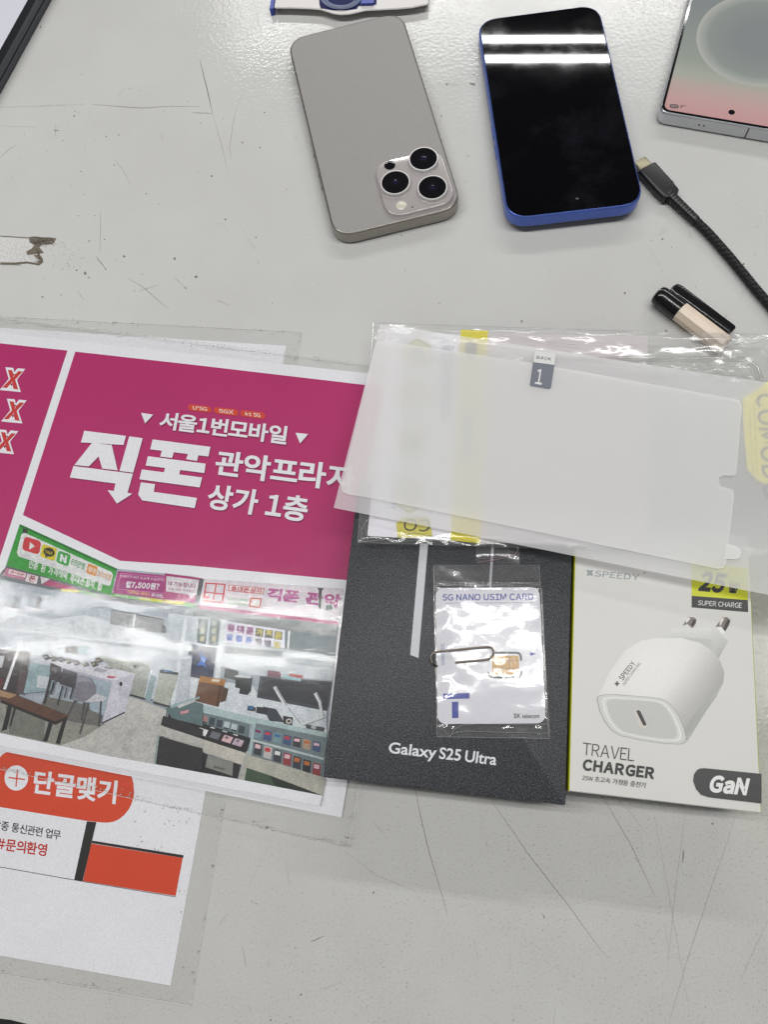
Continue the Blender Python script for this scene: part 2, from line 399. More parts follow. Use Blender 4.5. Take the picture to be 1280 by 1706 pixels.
for x, y, r in ((195, 130, 5), (358, 562, 5), (362, 540, 3), (708, 938, 5), (1025, 854, 5), (600, 1242, 6), (846, 1252, 7), (1092, 1063, 6), (370, 1310, 5), (430, 1345, 5), (898, 1396, 5), (505, 1160, 4), (430, 1168, 4), (575, 653, 4), (515, 661, 4), (1175, 690, 4), (1240, 1150, 4), (510, 1303, 5), (460, 1045, 3), (378, 1045, 3), (767, 990, 3), (390, 830, 3), (305, 680, 3), (552, 800, 4), (225, 730, 3), (950, 1340, 8), (412, 1325, 9), (1260, 715, 4)):
    dot(x, y, r, random.choice((DK, MD, MD)))
# old tape residue
RES = (.17, .145, .115, 1)
k.poly([(0, 1152), (140, 1158), (160, 1195), (130, 1225), (150, 1270), (0, 1275)], (.63, .625, .61, 1))
k.poly([(138, 1150), (165, 1145), (205, 1150), (240, 1150), (272, 1156), (258, 1180), (225, 1188), (203, 1184), (190, 1200), (212, 1225), (170, 1232), (130, 1236), (126, 1218), (152, 1205), (166, 1186), (142, 1176)], RES)
k.poly([(160, 1238), (190, 1232), (206, 1252), (208, 1272), (188, 1287), (170, 1284), (190, 1262)], (.2, .17, .13, 1))
k.line([(0, 1144), (60, 1148), (140, 1153)], 1.6, (.15, .13, .1, 1)); k.line([(0, 1276), (70, 1277), (130, 1272), (190, 1282)], 3.4, (.15, .125, .09, 1)); k.line([(0, 1282), (100, 1284)], 1.4, MD)
for _ in range(26): scr([(random.uniform(140, 260), random.uniform(1148, 1185)), (random.uniform(150, 275), random.uniform(1150, 1200))], random.uniform(.6, 1.4), (.07, .055, .04, 1), 2, 3)
for _ in range(12): scr([(random.uniform(165, 205), random.uniform(1200, 1280)), (random.uniform(165, 208), random.uniform(1200, 1285))], random.uniform(.6, 1.2), (.08, .06, .045, 1), 2, 3)
for _ in range(60): dot(random.gauss(300, 60), random.gauss(1230, 60), random.uniform(1, 3), random.choice((LT, MD, VL)))
k.tf = lambda p: p
for _ in range(170):
    x, y = random.uniform(0, 1280), random.choice((random.uniform(100, 540), random.uniform(100, 540), random.uniform(1400, 1700)))
    dot(x, y, random.uniform(.5, 1.5), random.choice((MD, LT, LT, VL)))
for _ in range(36):
    x, y = random.uniform(0, 1280), random.choice((random.uniform(60, 540), random.uniform(1380, 1700)))
    a = random.uniform(0, math.pi); l = random.uniform(8, 60)
    scr([(x, y), (x + l * math.cos(a), y + l * math.sin(a))], random.uniform(.4, .8), random.choice((VL, VL, LT)), .4, 3)
for x, y in ((712, 258), (1105, 398), (1110, 493), (1042, 488), (1111, 551), (870, 535), (745, 140), (790, 140), (1240, 440)): dot(x, y, 2, (.25, .2, .1, 1))
k.line([(783, 139), (792, 140)], 2, MD)
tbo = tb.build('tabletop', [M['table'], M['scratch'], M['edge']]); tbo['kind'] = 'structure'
fl = MB(); fl.box((0, 200, -735), (5000, 5000, 10)); fo = fl.build('floor', M['floor']); fo['kind'] = 'structure'

# ------------------------------------------------------------------ flyer and poster in their laminate pouches
WHITE = C(228, 228, 234, 1.0); INK = (.022, .02, .02, 1); PINK = C(184, 40, 108); RED = C(214, 70, 52); ORANGE = C(218, 74, 44)
def sheet_corners(pl, TR, BR, w):
    """paper with its right edge at two picture points, running w mm to the left"""
    a, b = pl.hit(TR), pl.hit(BR); d = (a - b) / np.linalg.norm(a - b); l = np.cross(pl.n, d)
    return [a + l * w, a, b, b + l * w]
def slab(mb, q, t, mat=0, col=None):
    up = np.array([0, 0, t]); lo = list(q)[::-1]; hi = [p + up for p in lo]
    mb.add(lo + hi, [(3, 2, 1, 0), (4, 5, 6, 7)] + [(i, (i + 1) % 4, 4 + (i + 1) % 4, 4 + i) for i in range(4)], mat, col)
def pouch(name, parent, q, z, m, amp=.25, nx=90, ny=90, seed=0, dirt=.22):
    mb = MB()
    def fn(u, v):
        p = q[0] * (1 - u) * (1 - v) + q[1] * u * (1 - v) + q[2] * u * v + q[3] * (1 - u) * v
        e = min(u, v, 1 - u, 1 - v)
        return (p[0], p[1], z + amp * .5 * (noise.noise(Vector((p[0] / 40 + seed, p[1] / 40, 3))) + 1))
    mb.grid(nx, ny, fn)
    up = np.array([0, 0, amp + .1]); qq = [np.array([c[0], c[1], z]) + up for c in q]
    pl = level(z + amp + .1)
    def strip3(a, b, w0, w1, col):
        d = b - a; n = np.cross([0, 0, 1.0], d / np.linalg.norm(d)); P = []
        mb.add([a + n * w0, b + n * w0, b + n * w1, a + n * w1], [(0, 1, 2, 3)], 1, col)
    ctr = sum(qq) / 4
    for i in range(4):
        a, b = qq[i], qq[(i + 1) % 4]; sg = 1 if np.cross([0, 0, 1.0], b - a) @ (ctr - a) > 0 else -1
        strip3(*((a, b) if sg > 0 else (b, a)), .05, .2, (.66, .66, .64, 1))
        d = b - a; L_ = np.linalg.norm(d); n = np.cross([0, 0, 1.0], d / L_) * sg
        for _ in range(int(L_ * dirt)):
            t_ = random.random(); c = a + d * t_ + n * abs(random.gauss(.5, 1.1)); r_ = random.uniform(.12, .5)
            an = random.uniform(0, 6.3); e1 = np.array([math.cos(an), math.sin(an), 0]) * r_ * 1.8; e2 = np.array([-math.sin(an), math.cos(an), 0]) * r_ * .5
            mb.add([c - e1, c + e2, c + e1, c - e2], [(3, 2, 1, 0)], 1, random.choice(((.42, .41, .38, 1), (.5, .49, .46, 1), (.34, .32, .28, 1))))
    return mb.build(name, [m, M['scratch']], parent, smooth=True)

# flyer (lower sheet)
PF = level(.3)
fq = sheet_corners(level(.25), (477, 576), (284, 1642), 210)
t = thing('flyer', 'white laminated flyer with orange pill and orange box, lying half under the pink poster', 'flyer', (*((fq[0] + fq[2]) / 2)[:2], 0))
mb = MB(); slab(mb, [p - np.array([0, 0, .2]) for p in fq], .2, 0, WHITE)
k = Ink(mb, PF, 0, 0, at(0, 1220, .328125))
k.poly([(-60, 165), (-10, 134), (14, 110), (40, 96), (640, 175), (664, 214), (676, 256), (680, 305), (676, 336), (665, 368), (650, 396), (628, 422), (600, 443), (575, 454), (545, 459), (520, 458), (440, 450), (0, 380), (-60, 360)], ORANGE)
k.ell((81, 232), 60, 64, WHITE, 0, 28)
k.poly([(84, 188), (91, 189), (83, 276), (76, 275)], ORANGE); k.poly([(42, 226), (125, 236), (124, 243), (41, 233)], ORANGE)
k.text('단골맺기', [(178, 190), (598, 246), (585, 366), (162, 310)], WHITE, .03, track=.05)
k.text('각종 통신관련 업무', [(-34, 442), (310, 499), (303, 547), (-41, 490)], INK, .012, track=.06)
k.text('#문의환영', [(-14, 532), (240, 567), (232, 631), (-22, 596)], C(198, 52, 38), .022, track=.06)
k.poly([(440, 452), (488, 456), (418, 758), (375, 748)], INK)
k.line([(-120, 660), (0, 684), (375, 750), (418, 757), (893, 836)], 3.2 * .33, INK)
k.poly([(468, 550), (931, 624), (929, 638), (464, 563)], INK)
k.poly([(463, 565), (927, 638), (891, 831), (420, 755)], ORANGE)
k.tf = lambda p: p
for _ in range(46):
    x, y = random.uniform(205, 318), random.uniform(1335, 1420)
    if _ > 22: x, y = random.uniform(300, 345), random.uniform(1430, 1640)
    a = random.uniform(0, 6.3); l = random.uniform(1, 4)
    if x < 284 + (1642 - y) * .18 - 4: k.line([(x, y), (x + l * math.cos(a), y + l * math.sin(a)), (x + l * math.cos(a + .8), y + l * math.sin(a + .6))], .7, C(120, 112, 100))
mb.build('printed_sheet', M['print'], t)
pa = sheet_corners(level(.3), (503, 553), (318, 1675), 226)
pouch('laminate_pouch', t, pa, .45, M['pouch'], .12, 60, 80, 5)

# poster (upper sheet)
PZ = 1.0
PP = level(PZ)
pq = sheet_corners(level(PZ), (695, 631), (569, 1362), 297)
t = thing('poster', 'laminated pink shop poster with large white Korean lettering above a shop interior photo', 'poster', (*((pq[0] + pq[2]) / 2)[:2], .9))
mb = MB(); slab(mb, [p - np.array([0, 0, .1]) for p in pq], .1, 0, WHITE)
k = Ink(mb, PP, .003, 0, at(0, 540, .25))
k.poly([(-900, 40), (0, 128), (448, 176), (0, 1545), (-60, 1720), (-900, 1620)], PINK)
k.poly([(500, 183), (1280, 270), (2560, 420), (2310, 1706), (1280, 1610), (800, 1577), (150, 1272)], PINK)
# soft printed drop shadows of the lettering, then the letters
PSH = C(140, 36, 86)
def shadowed(fn, d=(5, 6)):
    o = k.tf; k.tf = lambda p: o((p[0] + d[0], p[1] + d[1])); fn(PSH); k.tf = o; fn(WHITE)
XR = C(205, 60, 58)
for cx, cy in ((88, 368), (98, 577), (42, 782)):
    q = lambda e: [(cx - 48 - e, cy - 72 - e), (cx + 72 + e, cy - 60 - e), (cx + 40 + e, cy + 76 + e), (cx - 84 - e, cy + 62 + e)]
    k.text('X', q(-2), PSH, .10); k.text('X', q(9), WHITE, .13); k.text('X', q(-8), XR, .055)
def jik(c):
    k.poly([(560, 710), (838, 745), (822, 805), (538, 788)], c); k.poly([(612, 790), (740, 806), (655, 882), (590, 948), (495, 938)], c)
    k.poly([(655, 880), (742, 800), (782, 974), (680, 962)], c); k.poly([(860, 748), (950, 760), (886, 990), (795, 978)], c)
    k.poly([(488, 945), (884, 997), (866, 1062), (848, 1124), (880, 1130), (778, 1196), (716, 1106), (757, 1112), (768, 1062), (464, 1022)], c)
    k.poly([(1016, 768), (1402, 818), (1388, 882), (1000, 834)], c); k.poly([(1078, 842), (1158, 852), (1146, 892), (1066, 882)], c); k.poly([(1252, 862), (1322, 872), (1312, 912), (1240, 900)], c)
    k.poly([(984, 880), (1370, 930), (1360, 992), (970, 942)], c); k.poly([(1100, 955), (1200, 968), (1192, 1012), (1088, 998)], c)
    k.poly([(944, 968), (1346, 1022), (1330, 1088), (928, 1034)], c)
    k.poly([(938, 1054), (1032, 1066), (1024, 1118), (1312, 1158), (1296, 1226), (946, 1174), (920, 1136)], c)
shadowed(jik)
k.tf = at(100, 640, .390625)
for (q, s_) in ((((545, 84), (645, 96), (648, 122), (546, 111)), 'U⁺5G'), (((655, 97), (760, 108), (762, 137), (657, 124)), '5GX'), (((770, 109), (874, 121), (876, 150), (768, 136)), 'kt 5G')):
    k.round_quad(q, .48, RED); a, b, c, d = [np.array(p, float) for p in q]
    k.text(s_, [tuple(a * .8 + c * .2), tuple(b * .8 + d * .2), tuple(c * .8 + a * .2), tuple(d * .8 + b * .2)], C(240, 225, 215), .02, track=.05)
def rest(c):
    k.poly([(345, 122), (397, 130), (362, 167)], c); k.poly([(1005, 207), (1058, 213), (1024, 253)], c)
    k.text('서울１번모바일', [(432, 116), (974, 180), (963, 259), (418, 189)], c, .027, track=.035, wide=False)
    k.text('관악프라자', [(672, 279), (1270, 352), (1255, 465), (655, 386)], c, .027, track=.035, wide=False)
    k.text('상가 １층', [(640, 422), (1068, 482), (1046, 590), (620, 530)], c, .027, track=.035, wide=False)
shadowed(rest, (3, 4))
# the printed shop photograph
random.seed(11); k.mat = 2
a4, a5 = at(0, 860, .25), at(280, 900, .28125)
k.tf = a4
WALL = C(170, 180, 190)
k.poly([(130, 52), (780, 350), (1280, 400), (1344, 416), (2288, 484), (2230, 900), (2150, 1860), (1584, 1752), (1120, 1668), (730, 1600), (0, 1445), (-500, 1340), (-300, 800), (0, 430)], WALL)
def P_(c, *pts): k.poly(list(pts), C(*c))
P_((95, 98, 104), (45, 330), (738, 520), (1280, 600), (1280, 660), (700, 570), (-40, 420))
P_((150, 160, 172), (-60, 410), (700, 560), (1280, 650), (1280, 700), (0, 520), (-100, 500))
P_((54, 158, 58), (130, 52), (780, 350), (738, 527), (40, 330))
P_((38, 120, 48), (130, 52), (780, 350), (776, 366), (128, 68)); P_((60, 60, 62), (150, 78), (185, 92), (175, 125), (148, 118))
k.poly([(165, 112), (742, 372), (752, 392), (735, 458), (720, 464), (122, 268), (110, 242), (138, 128), (148, 114)], C(228, 230, 230))
k.round_quad([(162, 132), (275, 168), (258, 258), (143, 224)], .25, C(208, 58, 64)); P_((240, 235, 235), (198, 172), (232, 200), (192, 222))
k.round_quad([(282, 184), (380, 216), (361, 300), (264, 270)], .15, C(222, 204, 32)); k.ell((325, 240), 39, 30, C(48, 46, 34), .3); P_((48, 46, 34), (300, 258), (322, 262), (300, 280))
k.text('TALK', [(300, 226), (350, 240), (346, 258), (296, 244)], C(222, 204, 32), .03)
k.round_quad([(388, 228), (472, 256), (453, 336), (371, 306)], .2, C(66, 172, 76)); k.text('N', [(402, 250), (446, 264), (438, 316), (396, 300)], WHITE, .06)
k.text('65만명', [(478, 278), (568, 312), (556, 358), (468, 322)], C(66, 150, 70), .02)
k.round_quad([(586, 314), (652, 338), (638, 402), (572, 378)], .15, C(226, 150, 60)); k.text('당근', [(592, 334), (644, 354), (638, 386), (586, 366)], WHITE, .02)
k.text('200호점', [(655, 358), (744, 392), (732, 430), (645, 398)], C(216, 150, 70), .02)
k.text('인증 된 가격혜택 휴대폰성지 집', [(196, 292), (682, 448), (670, 498), (184, 342)], C(230, 236, 230), .03, space=.5)
P_((196, 120, 150), (40, 345), (178, 380), (160, 425), (20, 395)); P_((235, 225, 228), (62, 352), (172, 382), (165, 408), (50, 380)); k.text('휴대폰', [(68, 358), (165, 384), (160, 404), (60, 378)], C(180, 50, 60), .02)
P_((232, 220, 225), (182, 382), (255, 402), (240, 452), (165, 432)); k.text('폰', [(195, 392), (240, 404), (230, 444), (185, 432)], C(150, 40, 60), .03)
P_((225, 215, 222), (268, 402), (330, 418), (275, 452)); P_((170, 48, 100), (330, 425), (505, 478), (490, 502), (278, 455)); P_((210, 200, 70), (400, 485), (530, 492), (520, 508), (410, 502)); P_((90, 150, 80), (540, 490), (660, 520), (650, 535), (530, 510))
P_((172, 52, 128), (785, 365), (1344, 416), (1320, 600), (1240, 600), (745, 520))
P_((205, 120, 175), (802, 378), (1120, 408), (1102, 518), (776, 488)); P_((172, 52, 128), (808, 383), (1114, 412), (1097, 512), (782, 483))
k.text('언제까지 비싼 요금제 쓰실건가요', [(800, 388), (1106, 416), (1102, 436), (796, 408)], C(232, 205, 222), .01)
k.text('월7,500원?', [(842, 432), (1064, 446), (1056, 494), (832, 478)], WHITE, .04)
k.text('가격비교 최저가', [(848, 490), (1000, 512), (996, 534), (842, 512)], C(232, 180, 80), .02); k.text('휴대폰성지 대박', [(1008, 512), (1196, 534), (1190, 556), (1002, 534)], C(238, 225, 232), .02)
P_((78, 158, 60), (745, 512), (1320, 585), (1318, 612), (742, 534)); P_((212, 206, 40), (930, 538), (1230, 574), (1228, 592), (926, 556)); k.ell((1214, 576), 16, 16, C(222, 190, 40)); k.ell((1214, 576), 7, 7, C(40, 35, 25))
k.text('기변 번호이동 신규가입 바로개통', [(760, 518), (1000, 546), (998, 562), (757, 534)], C(225, 235, 215), .01)
k.tf = a5
P_((178, 48, 118), (-20, 195), (200, 225), (185, 400), (-30, 372)); P_((230, 224, 230), (-10, 212), (182, 236), (170, 330), (150, 326), (135, 352), (122, 322), (-14, 302))
k.text('네 가능합니다', [(2, 240), (166, 258), (160, 286), (-2, 268)], C(150, 40, 92), .02); k.text('당일 개통 즉시할인', [(0, 278), (158, 298), (155, 312), (-3, 292)], C(176, 100, 146), .01)
P_((212, 205, 60), (-20, 352), (90, 366), (88, 384), (-22, 370)); P_((80, 158, 62), (90, 366), (160, 376), (156, 398), (86, 386)); k.ell((86, 368), 11, 12, C(222, 190, 40)); k.ell((86, 368), 5, 5, C(40, 35, 25))
P_((58, 62, 66), (188, 226), (218, 230), (186, 402), (152, 396)); P_((226, 216, 224), (212, 229), (1040, 290), (1012, 500), (178, 402))
P_((176, 52, 118), (185, 384), (1012, 482), (1010, 502), (176, 404)); k.text('최저가 판매점 온라인 성지시세 그대로 매장에서', [(192, 388), (560, 432), (557, 446), (189, 402)], C(235, 215, 228), .01)
for q in ([(222, 250), (342, 258), (338, 266), (218, 258)], [(342, 258), (326, 374), (316, 373), (332, 260)], [(326, 376), (206, 362), (208, 354), (327, 367)], [(222, 250), (230, 251), (212, 362), (204, 361)], [(212, 302), (336, 316), (334, 324), (210, 310)], [(282, 254), (290, 255), (268, 370), (260, 369)], [(215, 325), (245, 328), (240, 348), (211, 344)]): P_((206, 60, 66), *q)
P_((206, 70, 80), (362, 262), (572, 284), (564, 322), (354, 300)); P_((236, 224, 228), (366, 266), (567, 288), (560, 318), (359, 296)); k.text('휴대폰성지', [(376, 270), (556, 288), (550, 316), (369, 300)], C(196, 46, 58), .035)
k.text('중고 온라', [(355, 336), (472, 348), (468, 366), (351, 354)], C(90, 170, 90), .02); k.text('거래 인샵', [(352, 362), (466, 374), (462, 392), (347, 380)], C(110, 180, 100), .02)
P_((214, 90, 70), (488, 338), (556, 345), (546, 402), (478, 394)); P_((236, 226, 226), (496, 347), (547, 352), (540, 394), (487, 387))
k.text('직폰 관악', [(592, 280), (1030, 322), (1016, 402), (578, 352)], C(176, 58, 140), .045, track=.06); P_((50, 50, 54), (893, 286), (912, 288), (905, 408), (892, 406)); P_((70, 70, 74), (886, 282), (920, 284), (918, 296), (886, 292)); P_((60, 90, 90), (940, 385), (968, 380), (975, 410), (930, 415))
P_((118, 122, 126), (150, 405), (1010, 502), (1000, 590), (700, 560), (330, 470), (140, 450)); P_((150, 158, 164), (-20, 385), (150, 405), (140, 450), (-20, 425))
# left wall and shelves
P_((188, 198, 206), (140, 450), (330, 470), (300, 1000), (0, 980), (0, 430))
for x0 in (180, 250):
    P_((96, 112, 112), (x0, 462), (x0 + 62, 470), (x0 + 40, 632), (x0 - 14, 622))
    for j in range(3): P_((150 + 20 * j, 160 + 12 * j, 150), (x0 + 14, 475 + j * 46), (x0 + 38, 478 + j * 46), (x0 + 30, 508 + j * 46), (x0 + 6, 504 + j * 46))
P_((222, 228, 232), (318, 470), (348, 474), (300, 860), (272, 855)); P_((230, 234, 236), (130, 605), (300, 630), (298, 642), (128, 618))
P_((226, 226, 236), (350, 480), (692, 532), (690, 640), (330, 604)); P_((92, 110, 118), (692, 535), (1000, 570), (990, 690), (690, 640)); P_((222, 226, 228), (712, 536), (724, 538), (700, 830), (690, 826))
for i, (ch, col) in enumerate(zip('휴대폰가조폰', ((128, 40, 110), (128, 40, 110), (128, 40, 110), (205, 190, 60), (205, 190, 60), (205, 190, 60)))):
    x, y = 352 + i * 56, 492 + i * 9
    if i >= 3: P_((60, 58, 52), (x, y), (x + 46, y + 6), (x + 42, y + 54), (x - 5, y + 48))
    else: P_((214, 190, 216), (x, y), (x + 46, y + 6), (x + 42, y + 54), (x - 5, y + 48))
    k.text(ch, [(x + 2, y + 3), (x + 44, y + 9), (x + 40, y + 51), (x - 2, y + 45)], C(*col), .05)
for i, ch in enumerate('알뜰폰직영점'):
    x, y = 346 + i * 56, 549 + i * 9
    c2 = (64, 100, 190) if i < 3 else ((60, 50, 70) if i < 5 else (210, 195, 60))
    k.text(ch, [(x, y + 3), (x + 40, y + 9), (x + 37, y + 48), (x - 3, y + 42)], C(*c2), .045)
P_((196, 204, 210), (330, 610), (690, 645), (985, 690), (975, 830), (540, 800), (290, 740))
P_((120, 128, 134), (340, 628), (680, 660), (676, 700), (332, 668)); P_((150, 160, 168), (700, 690), (985, 720), (980, 760), (698, 730))
P_((44, 54, 84), (134, 618), (288, 642), (264, 832), (84, 800)); P_((86, 98, 120), (130, 612), (290, 638), (288, 646), (128, 620)); P_((70, 120, 210), (182, 662), (210, 690), (232, 700), (214, 722), (228, 760), (206, 740), (166, 742), (196, 712)); P_((130, 170, 235), (196, 690), (216, 704), (208, 722), (200, 712))
P_((216, 222, 228), (60, 800), (160, 820), (500, 860), (540, 930), (940, 1010), (940, 1150), (500, 1050), (100, 965), (40, 960))
P_((52, 56, 58), (338, 760), (418, 772), (412, 812), (500, 806), (492, 892), (470, 918), (420, 908), (425, 878), (396, 872), (400, 828), (330, 812)); P_((210, 216, 220), (396, 800), (492, 810), (490, 818), (394, 808)); P_((210, 216, 220), (280, 730), (370, 745), (365, 752), (278, 738))
P_((112, 76, 55), (188, 812), (340, 832), (300, 988), (154, 952)); P_((178, 122, 60), (192, 804), (345, 826), (330, 862), (178, 838)); P_((86, 62, 50), (328, 868), (358, 880), (342, 952), (308, 962)); P_((220, 210, 190), (262, 820), (310, 826), (300, 842), (255, 836)); P_((88, 58, 42), (300, 860), (322, 864), (300, 988), (282, 984))
P_((70, 73, 80), (545, 806), (972, 838), (942, 1012), (700, 966), (525, 932)); P_((58, 60, 66), (560, 815), (960, 848), (935, 990), (540, 920)); P_((120, 60, 80), (590, 770), (670, 780), (665, 812), (588, 806)); P_((190, 90, 90), (720, 790), (800, 800), (795, 824), (716, 812)); P_((150, 190, 200), (690, 800), (790, 818), (786, 836), (686, 820))
P_((60, 66, 74), (560, 985), (640, 1000), (690, 1080), (600, 1070)); P_((70, 70, 78), (470, 985), (520, 990), (518, 1015), (468, 1008)); P_((60, 110, 150), (476, 978), (505, 982), (502, 1005), (474, 1000)); P_((52, 52, 58), (525, 985), (590, 995), (585, 1035), (520, 1022)); P_((50, 50, 56), (680, 1040), (740, 1050), (735, 1098), (685, 1090)); k.ell((716, 1072), 18, 16, C(210, 205, 195)); k.ell((716, 1072), 9, 8, C(60, 55, 52))
for pts in ([(630, 868), (700, 985)], [(700, 985), (790, 1098)], [(790, 1094), (930, 1045)], [(872, 905), (900, 960), (914, 1042)], [(760, 1110), (830, 1120)]): k.line(pts, 20 * .28, C(222, 228, 230)); k.line([(x + 9, y + 5) for x, y in pts], 4 * .28, C(120, 124, 130))
P_((80, 80, 84), (815, 1090), (930, 1110), (920, 1150), (820, 1130)); P_((190, 195, 198), (850, 1095), (880, 1100), (874, 1120), (846, 1114))
# glass cases
P_((176, 198, 198), (110, 952), (500, 1048), (945, 1140), (930, 1190), (500, 1090), (80, 992))
P_((108, 126, 130), (60, 985), (480, 1090), (470, 1180), (20, 1040))
for i in range(9):
    x = 70 + i * 44; y = 1000 + i * 12; c0 = random.choice(((70, 120, 160), (180, 195, 200), (90, 140, 170), (160, 120, 120), (60, 70, 80), (200, 205, 205)))
    P_(c0, (x, y), (x + 34, y + 8), (x + 26, y + 52), (x - 8, y + 44)); P_((60, 70, 74), (x - 4, y + 34), (x + 28, y + 42), (x + 26, y + 52), (x - 8, y + 44))
P_((40, 38, 42), (0, 1020), (80, 1046), (490, 1172), (462, 1262), (0, 1112))
for x, y, c0 in ((186, 1110, (228, 228, 230)), (262, 1130, (110, 112, 120)), (334, 1152, (222, 184, 190)), (398, 1172, (196, 176, 190))):
    P_(c0, (x, y), (x + 52, y + 16), (x + 34, y + 52), (x - 20, y + 36)); P_((120, 110, 120), (x + 8, y + 8), (x + 26, y + 13), (x + 20, y + 26), (x + 2, y + 20))
    P_((210, 212, 215), (x - 10, y - 26), (x + 16, y - 18), (x + 13, y - 12), (x - 13, y - 20))
P_((198, 194, 184), (0, 1112), (462, 1262), (440, 1332), (0, 1186)); P_((46, 44, 46), (0, 1186), (230, 1268), (428, 1330), (410, 1412), (0, 1342)); P_((138, 140, 134), (236, 1268), (386, 1318), (380, 1396), (220, 1344)); P_((100, 102, 98), (270, 1335), (335, 1352), (330, 1362), (266, 1346))
P_((186, 186, 178), (462, 1252), (484, 1245), (452, 1424), (412, 1414))
P_((118, 132, 136), (500, 1080), (945, 1170), (908, 1400), (478, 1272)); P_((170, 192, 194), (500, 1080), (520, 1083), (492, 1275), (476, 1270)); P_((190, 205, 205), (490, 1175), (925, 1290), (922, 1302), (488, 1188))
for r0 in range(2):
    for i in range(7):
        x = 512 + i * 58; y = (1110 if r0 == 0 else 1196) + i * (13 if r0 == 0 else 20); h = 60 if r0 == 0 else 74
        c0 = random.choice(((60, 62, 70), (196, 190, 190), (70, 90, 130), (150, 60, 66), (214, 216, 220), (40, 42, 48), (180, 150, 130), (120, 150, 160)))
        P_(c0, (x, y), (x + 46, y + 12), (x + 40, y + h + 10), (x - 6, y + h - 4)); c1 = random.choice(((196, 60, 70), (225, 225, 225), (60, 110, 160), (190, 110, 60), (230, 190, 200), (130, 50, 90)))
        P_(c1, (x + 6, y + 10), (x + 38, y + 18), (x + 34, y + h * .55), (x + 2, y + h * .45))
P_((186, 184, 172), (478, 1272), (908, 1400), (934, 1412), (914, 1516), (455, 1350)); P_((70, 88, 70), (466, 1348), (600, 1392), (915, 1514), (914, 1517), (452, 1424)); P_((44, 52, 46), (600, 1392), (915, 1512), (914, 1518), (640, 1462))
# left room
k.tf = a4
for x in (40, 190):
    P_((120, 132, 150), (x, 520), (x + 100, 540), (x + 84, 620), (x - 14, 600)); P_((40, 44, 54), (x + 50, 535), (x + 80, 540), (x + 84, 565), (x + 66, 590), (x + 72, 612), (x + 26, 606), (x + 56, 580)); P_((215, 215, 222), (x - 20, 600), (x + 84, 622), (x + 80, 640), (x - 24, 618))
P_((210, 216, 222), (0, 620), (330, 690), (560, 660), (720, 700), (1280, 860), (1280, 900), (0, 760)); P_((195, 202, 210), (0, 760), (1280, 930), (1250, 1260), (900, 1200), (300, 1000), (0, 880))
P_((134, 136, 140), (740, 622), (1095, 690), (1075, 785), (728, 718)); P_((80, 82, 86), (738, 618), (1098, 686), (1096, 694), (737, 626)); P_((205, 210, 214), (893, 652), (906, 655), (890, 748), (878, 745)); P_((60, 62, 66), (1082, 725), (1098, 730), (1108, 775), (1070, 778))
P_((222, 228, 232), (1225, 690), (1250, 694), (1160, 1270), (1135, 1266))
P_((62, 55, 58), (-120, 860), (0, 884), (205, 905), (180, 1010), (112, 1200), (-120, 1160)); P_((90, 78, 80), (130, 1020), (190, 1030), (160, 1190), (105, 1180)); P_((225, 226, 230), (132, 826), (148, 830), (36, 1158), (18, 1152)); P_((200, 200, 205), (0, 930), (28, 936), (10, 1010), (-10, 1005)); P_((110, 50, 50), (0, 1080), (25, 1085), (0, 1150))
P_((196, 194, 190), (860, 1200), (1110, 1290), (1040, 1668), (730, 1600), (0, 1445), (-400, 1350), (-300, 1220), (0, 1230), (480, 1330), (690, 1380))
P_((150, 150, 142), (-300, 1230), (0, 1230), (480, 1330), (700, 1385), (560, 1470), (400, 1530), (0, 1445), (-400, 1350)); P_((112, 110, 106), (300, 1200), (680, 1280), (660, 1400), (480, 1370), (250, 1300)); P_((120, 122, 114), (30, 1260), (300, 1340), (290, 1500), (60, 1450))
P_((160, 164, 156), (650, 935), (1005, 985), (958, 1218), (868, 1190), (895, 1050), (740, 1010)); P_((60, 60, 60), (870, 1184), (960, 1210), (956, 1222), (866, 1196)); P_((120, 124, 118), (814, 960), (820, 961), (806, 1030), (800, 1029)); P_((190, 194, 190), (650, 930), (1005, 980), (1003, 992), (648, 942)); P_((60, 60, 60), (893, 985), (918, 990), (912, 1012), (888, 1008))
P_((176, 180, 170), (1062, 1045), (1190, 1062), (1124, 1270), (1018, 1240)); P_((58, 62, 66), (1066, 1022), (1190, 1042), (1186, 1060), (1062, 1044)); P_((70, 110, 150), (1080, 1020), (1150, 1032), (1146, 1044), (1076, 1032)); P_((70, 70, 70), (1020, 1232), (1126, 1262), (1122, 1276), (1016, 1246)); P_((150, 172, 176), (1005, 1060), (1045, 1070), (1000, 1230), (965, 1215))
P_((148, 172, 178), (200, 975), (420, 1010), (330, 1165), (155, 1180)); P_((200, 206, 212), (250, 1060), (330, 1075), (310, 1150), (240, 1140)); P_((160, 176, 188), (510, 1030), (748, 1095), (690, 1330), (600, 1290))
P_((218, 216, 226), (262, 955), (400, 935), (660, 990), (898, 1050), (748, 1098), (400, 1004)); P_((206, 204, 216), (748, 1098), (898, 1050), (830, 1308), (678, 1382)); P_((182, 180, 194), (398, 1004), (748, 1096), (744, 1112), (396, 1018)); P_((48, 46, 50), (678, 1374), (830, 1302), (830, 1312), (676, 1386)); k.ell((804, 1118), 11, 15, C(45, 40, 45))
P_((62, 62, 66), (440, 868), (520, 866), (590, 878), (572, 930), (428, 908)); P_((130, 160, 170), (520, 862), (600, 870), (578, 926), (515, 916))
for x, y in ((300, 940), (350, 950), (400, 955), (450, 965), (500, 975), (560, 985), (620, 985), (650, 960)):
    P_(random.choice(((45, 45, 50), (60, 58, 60), (90, 92, 98))), (x - 22, y - 12), (x + 14, y - 22), (x + 40, y + 8), (x, y + 22)); P_((180, 170, 110) if x % 100 else (200, 200, 206), (x - 5, y - 5), (x + 8, y - 3), (x + 5, y + 6), (x - 6, y + 4))
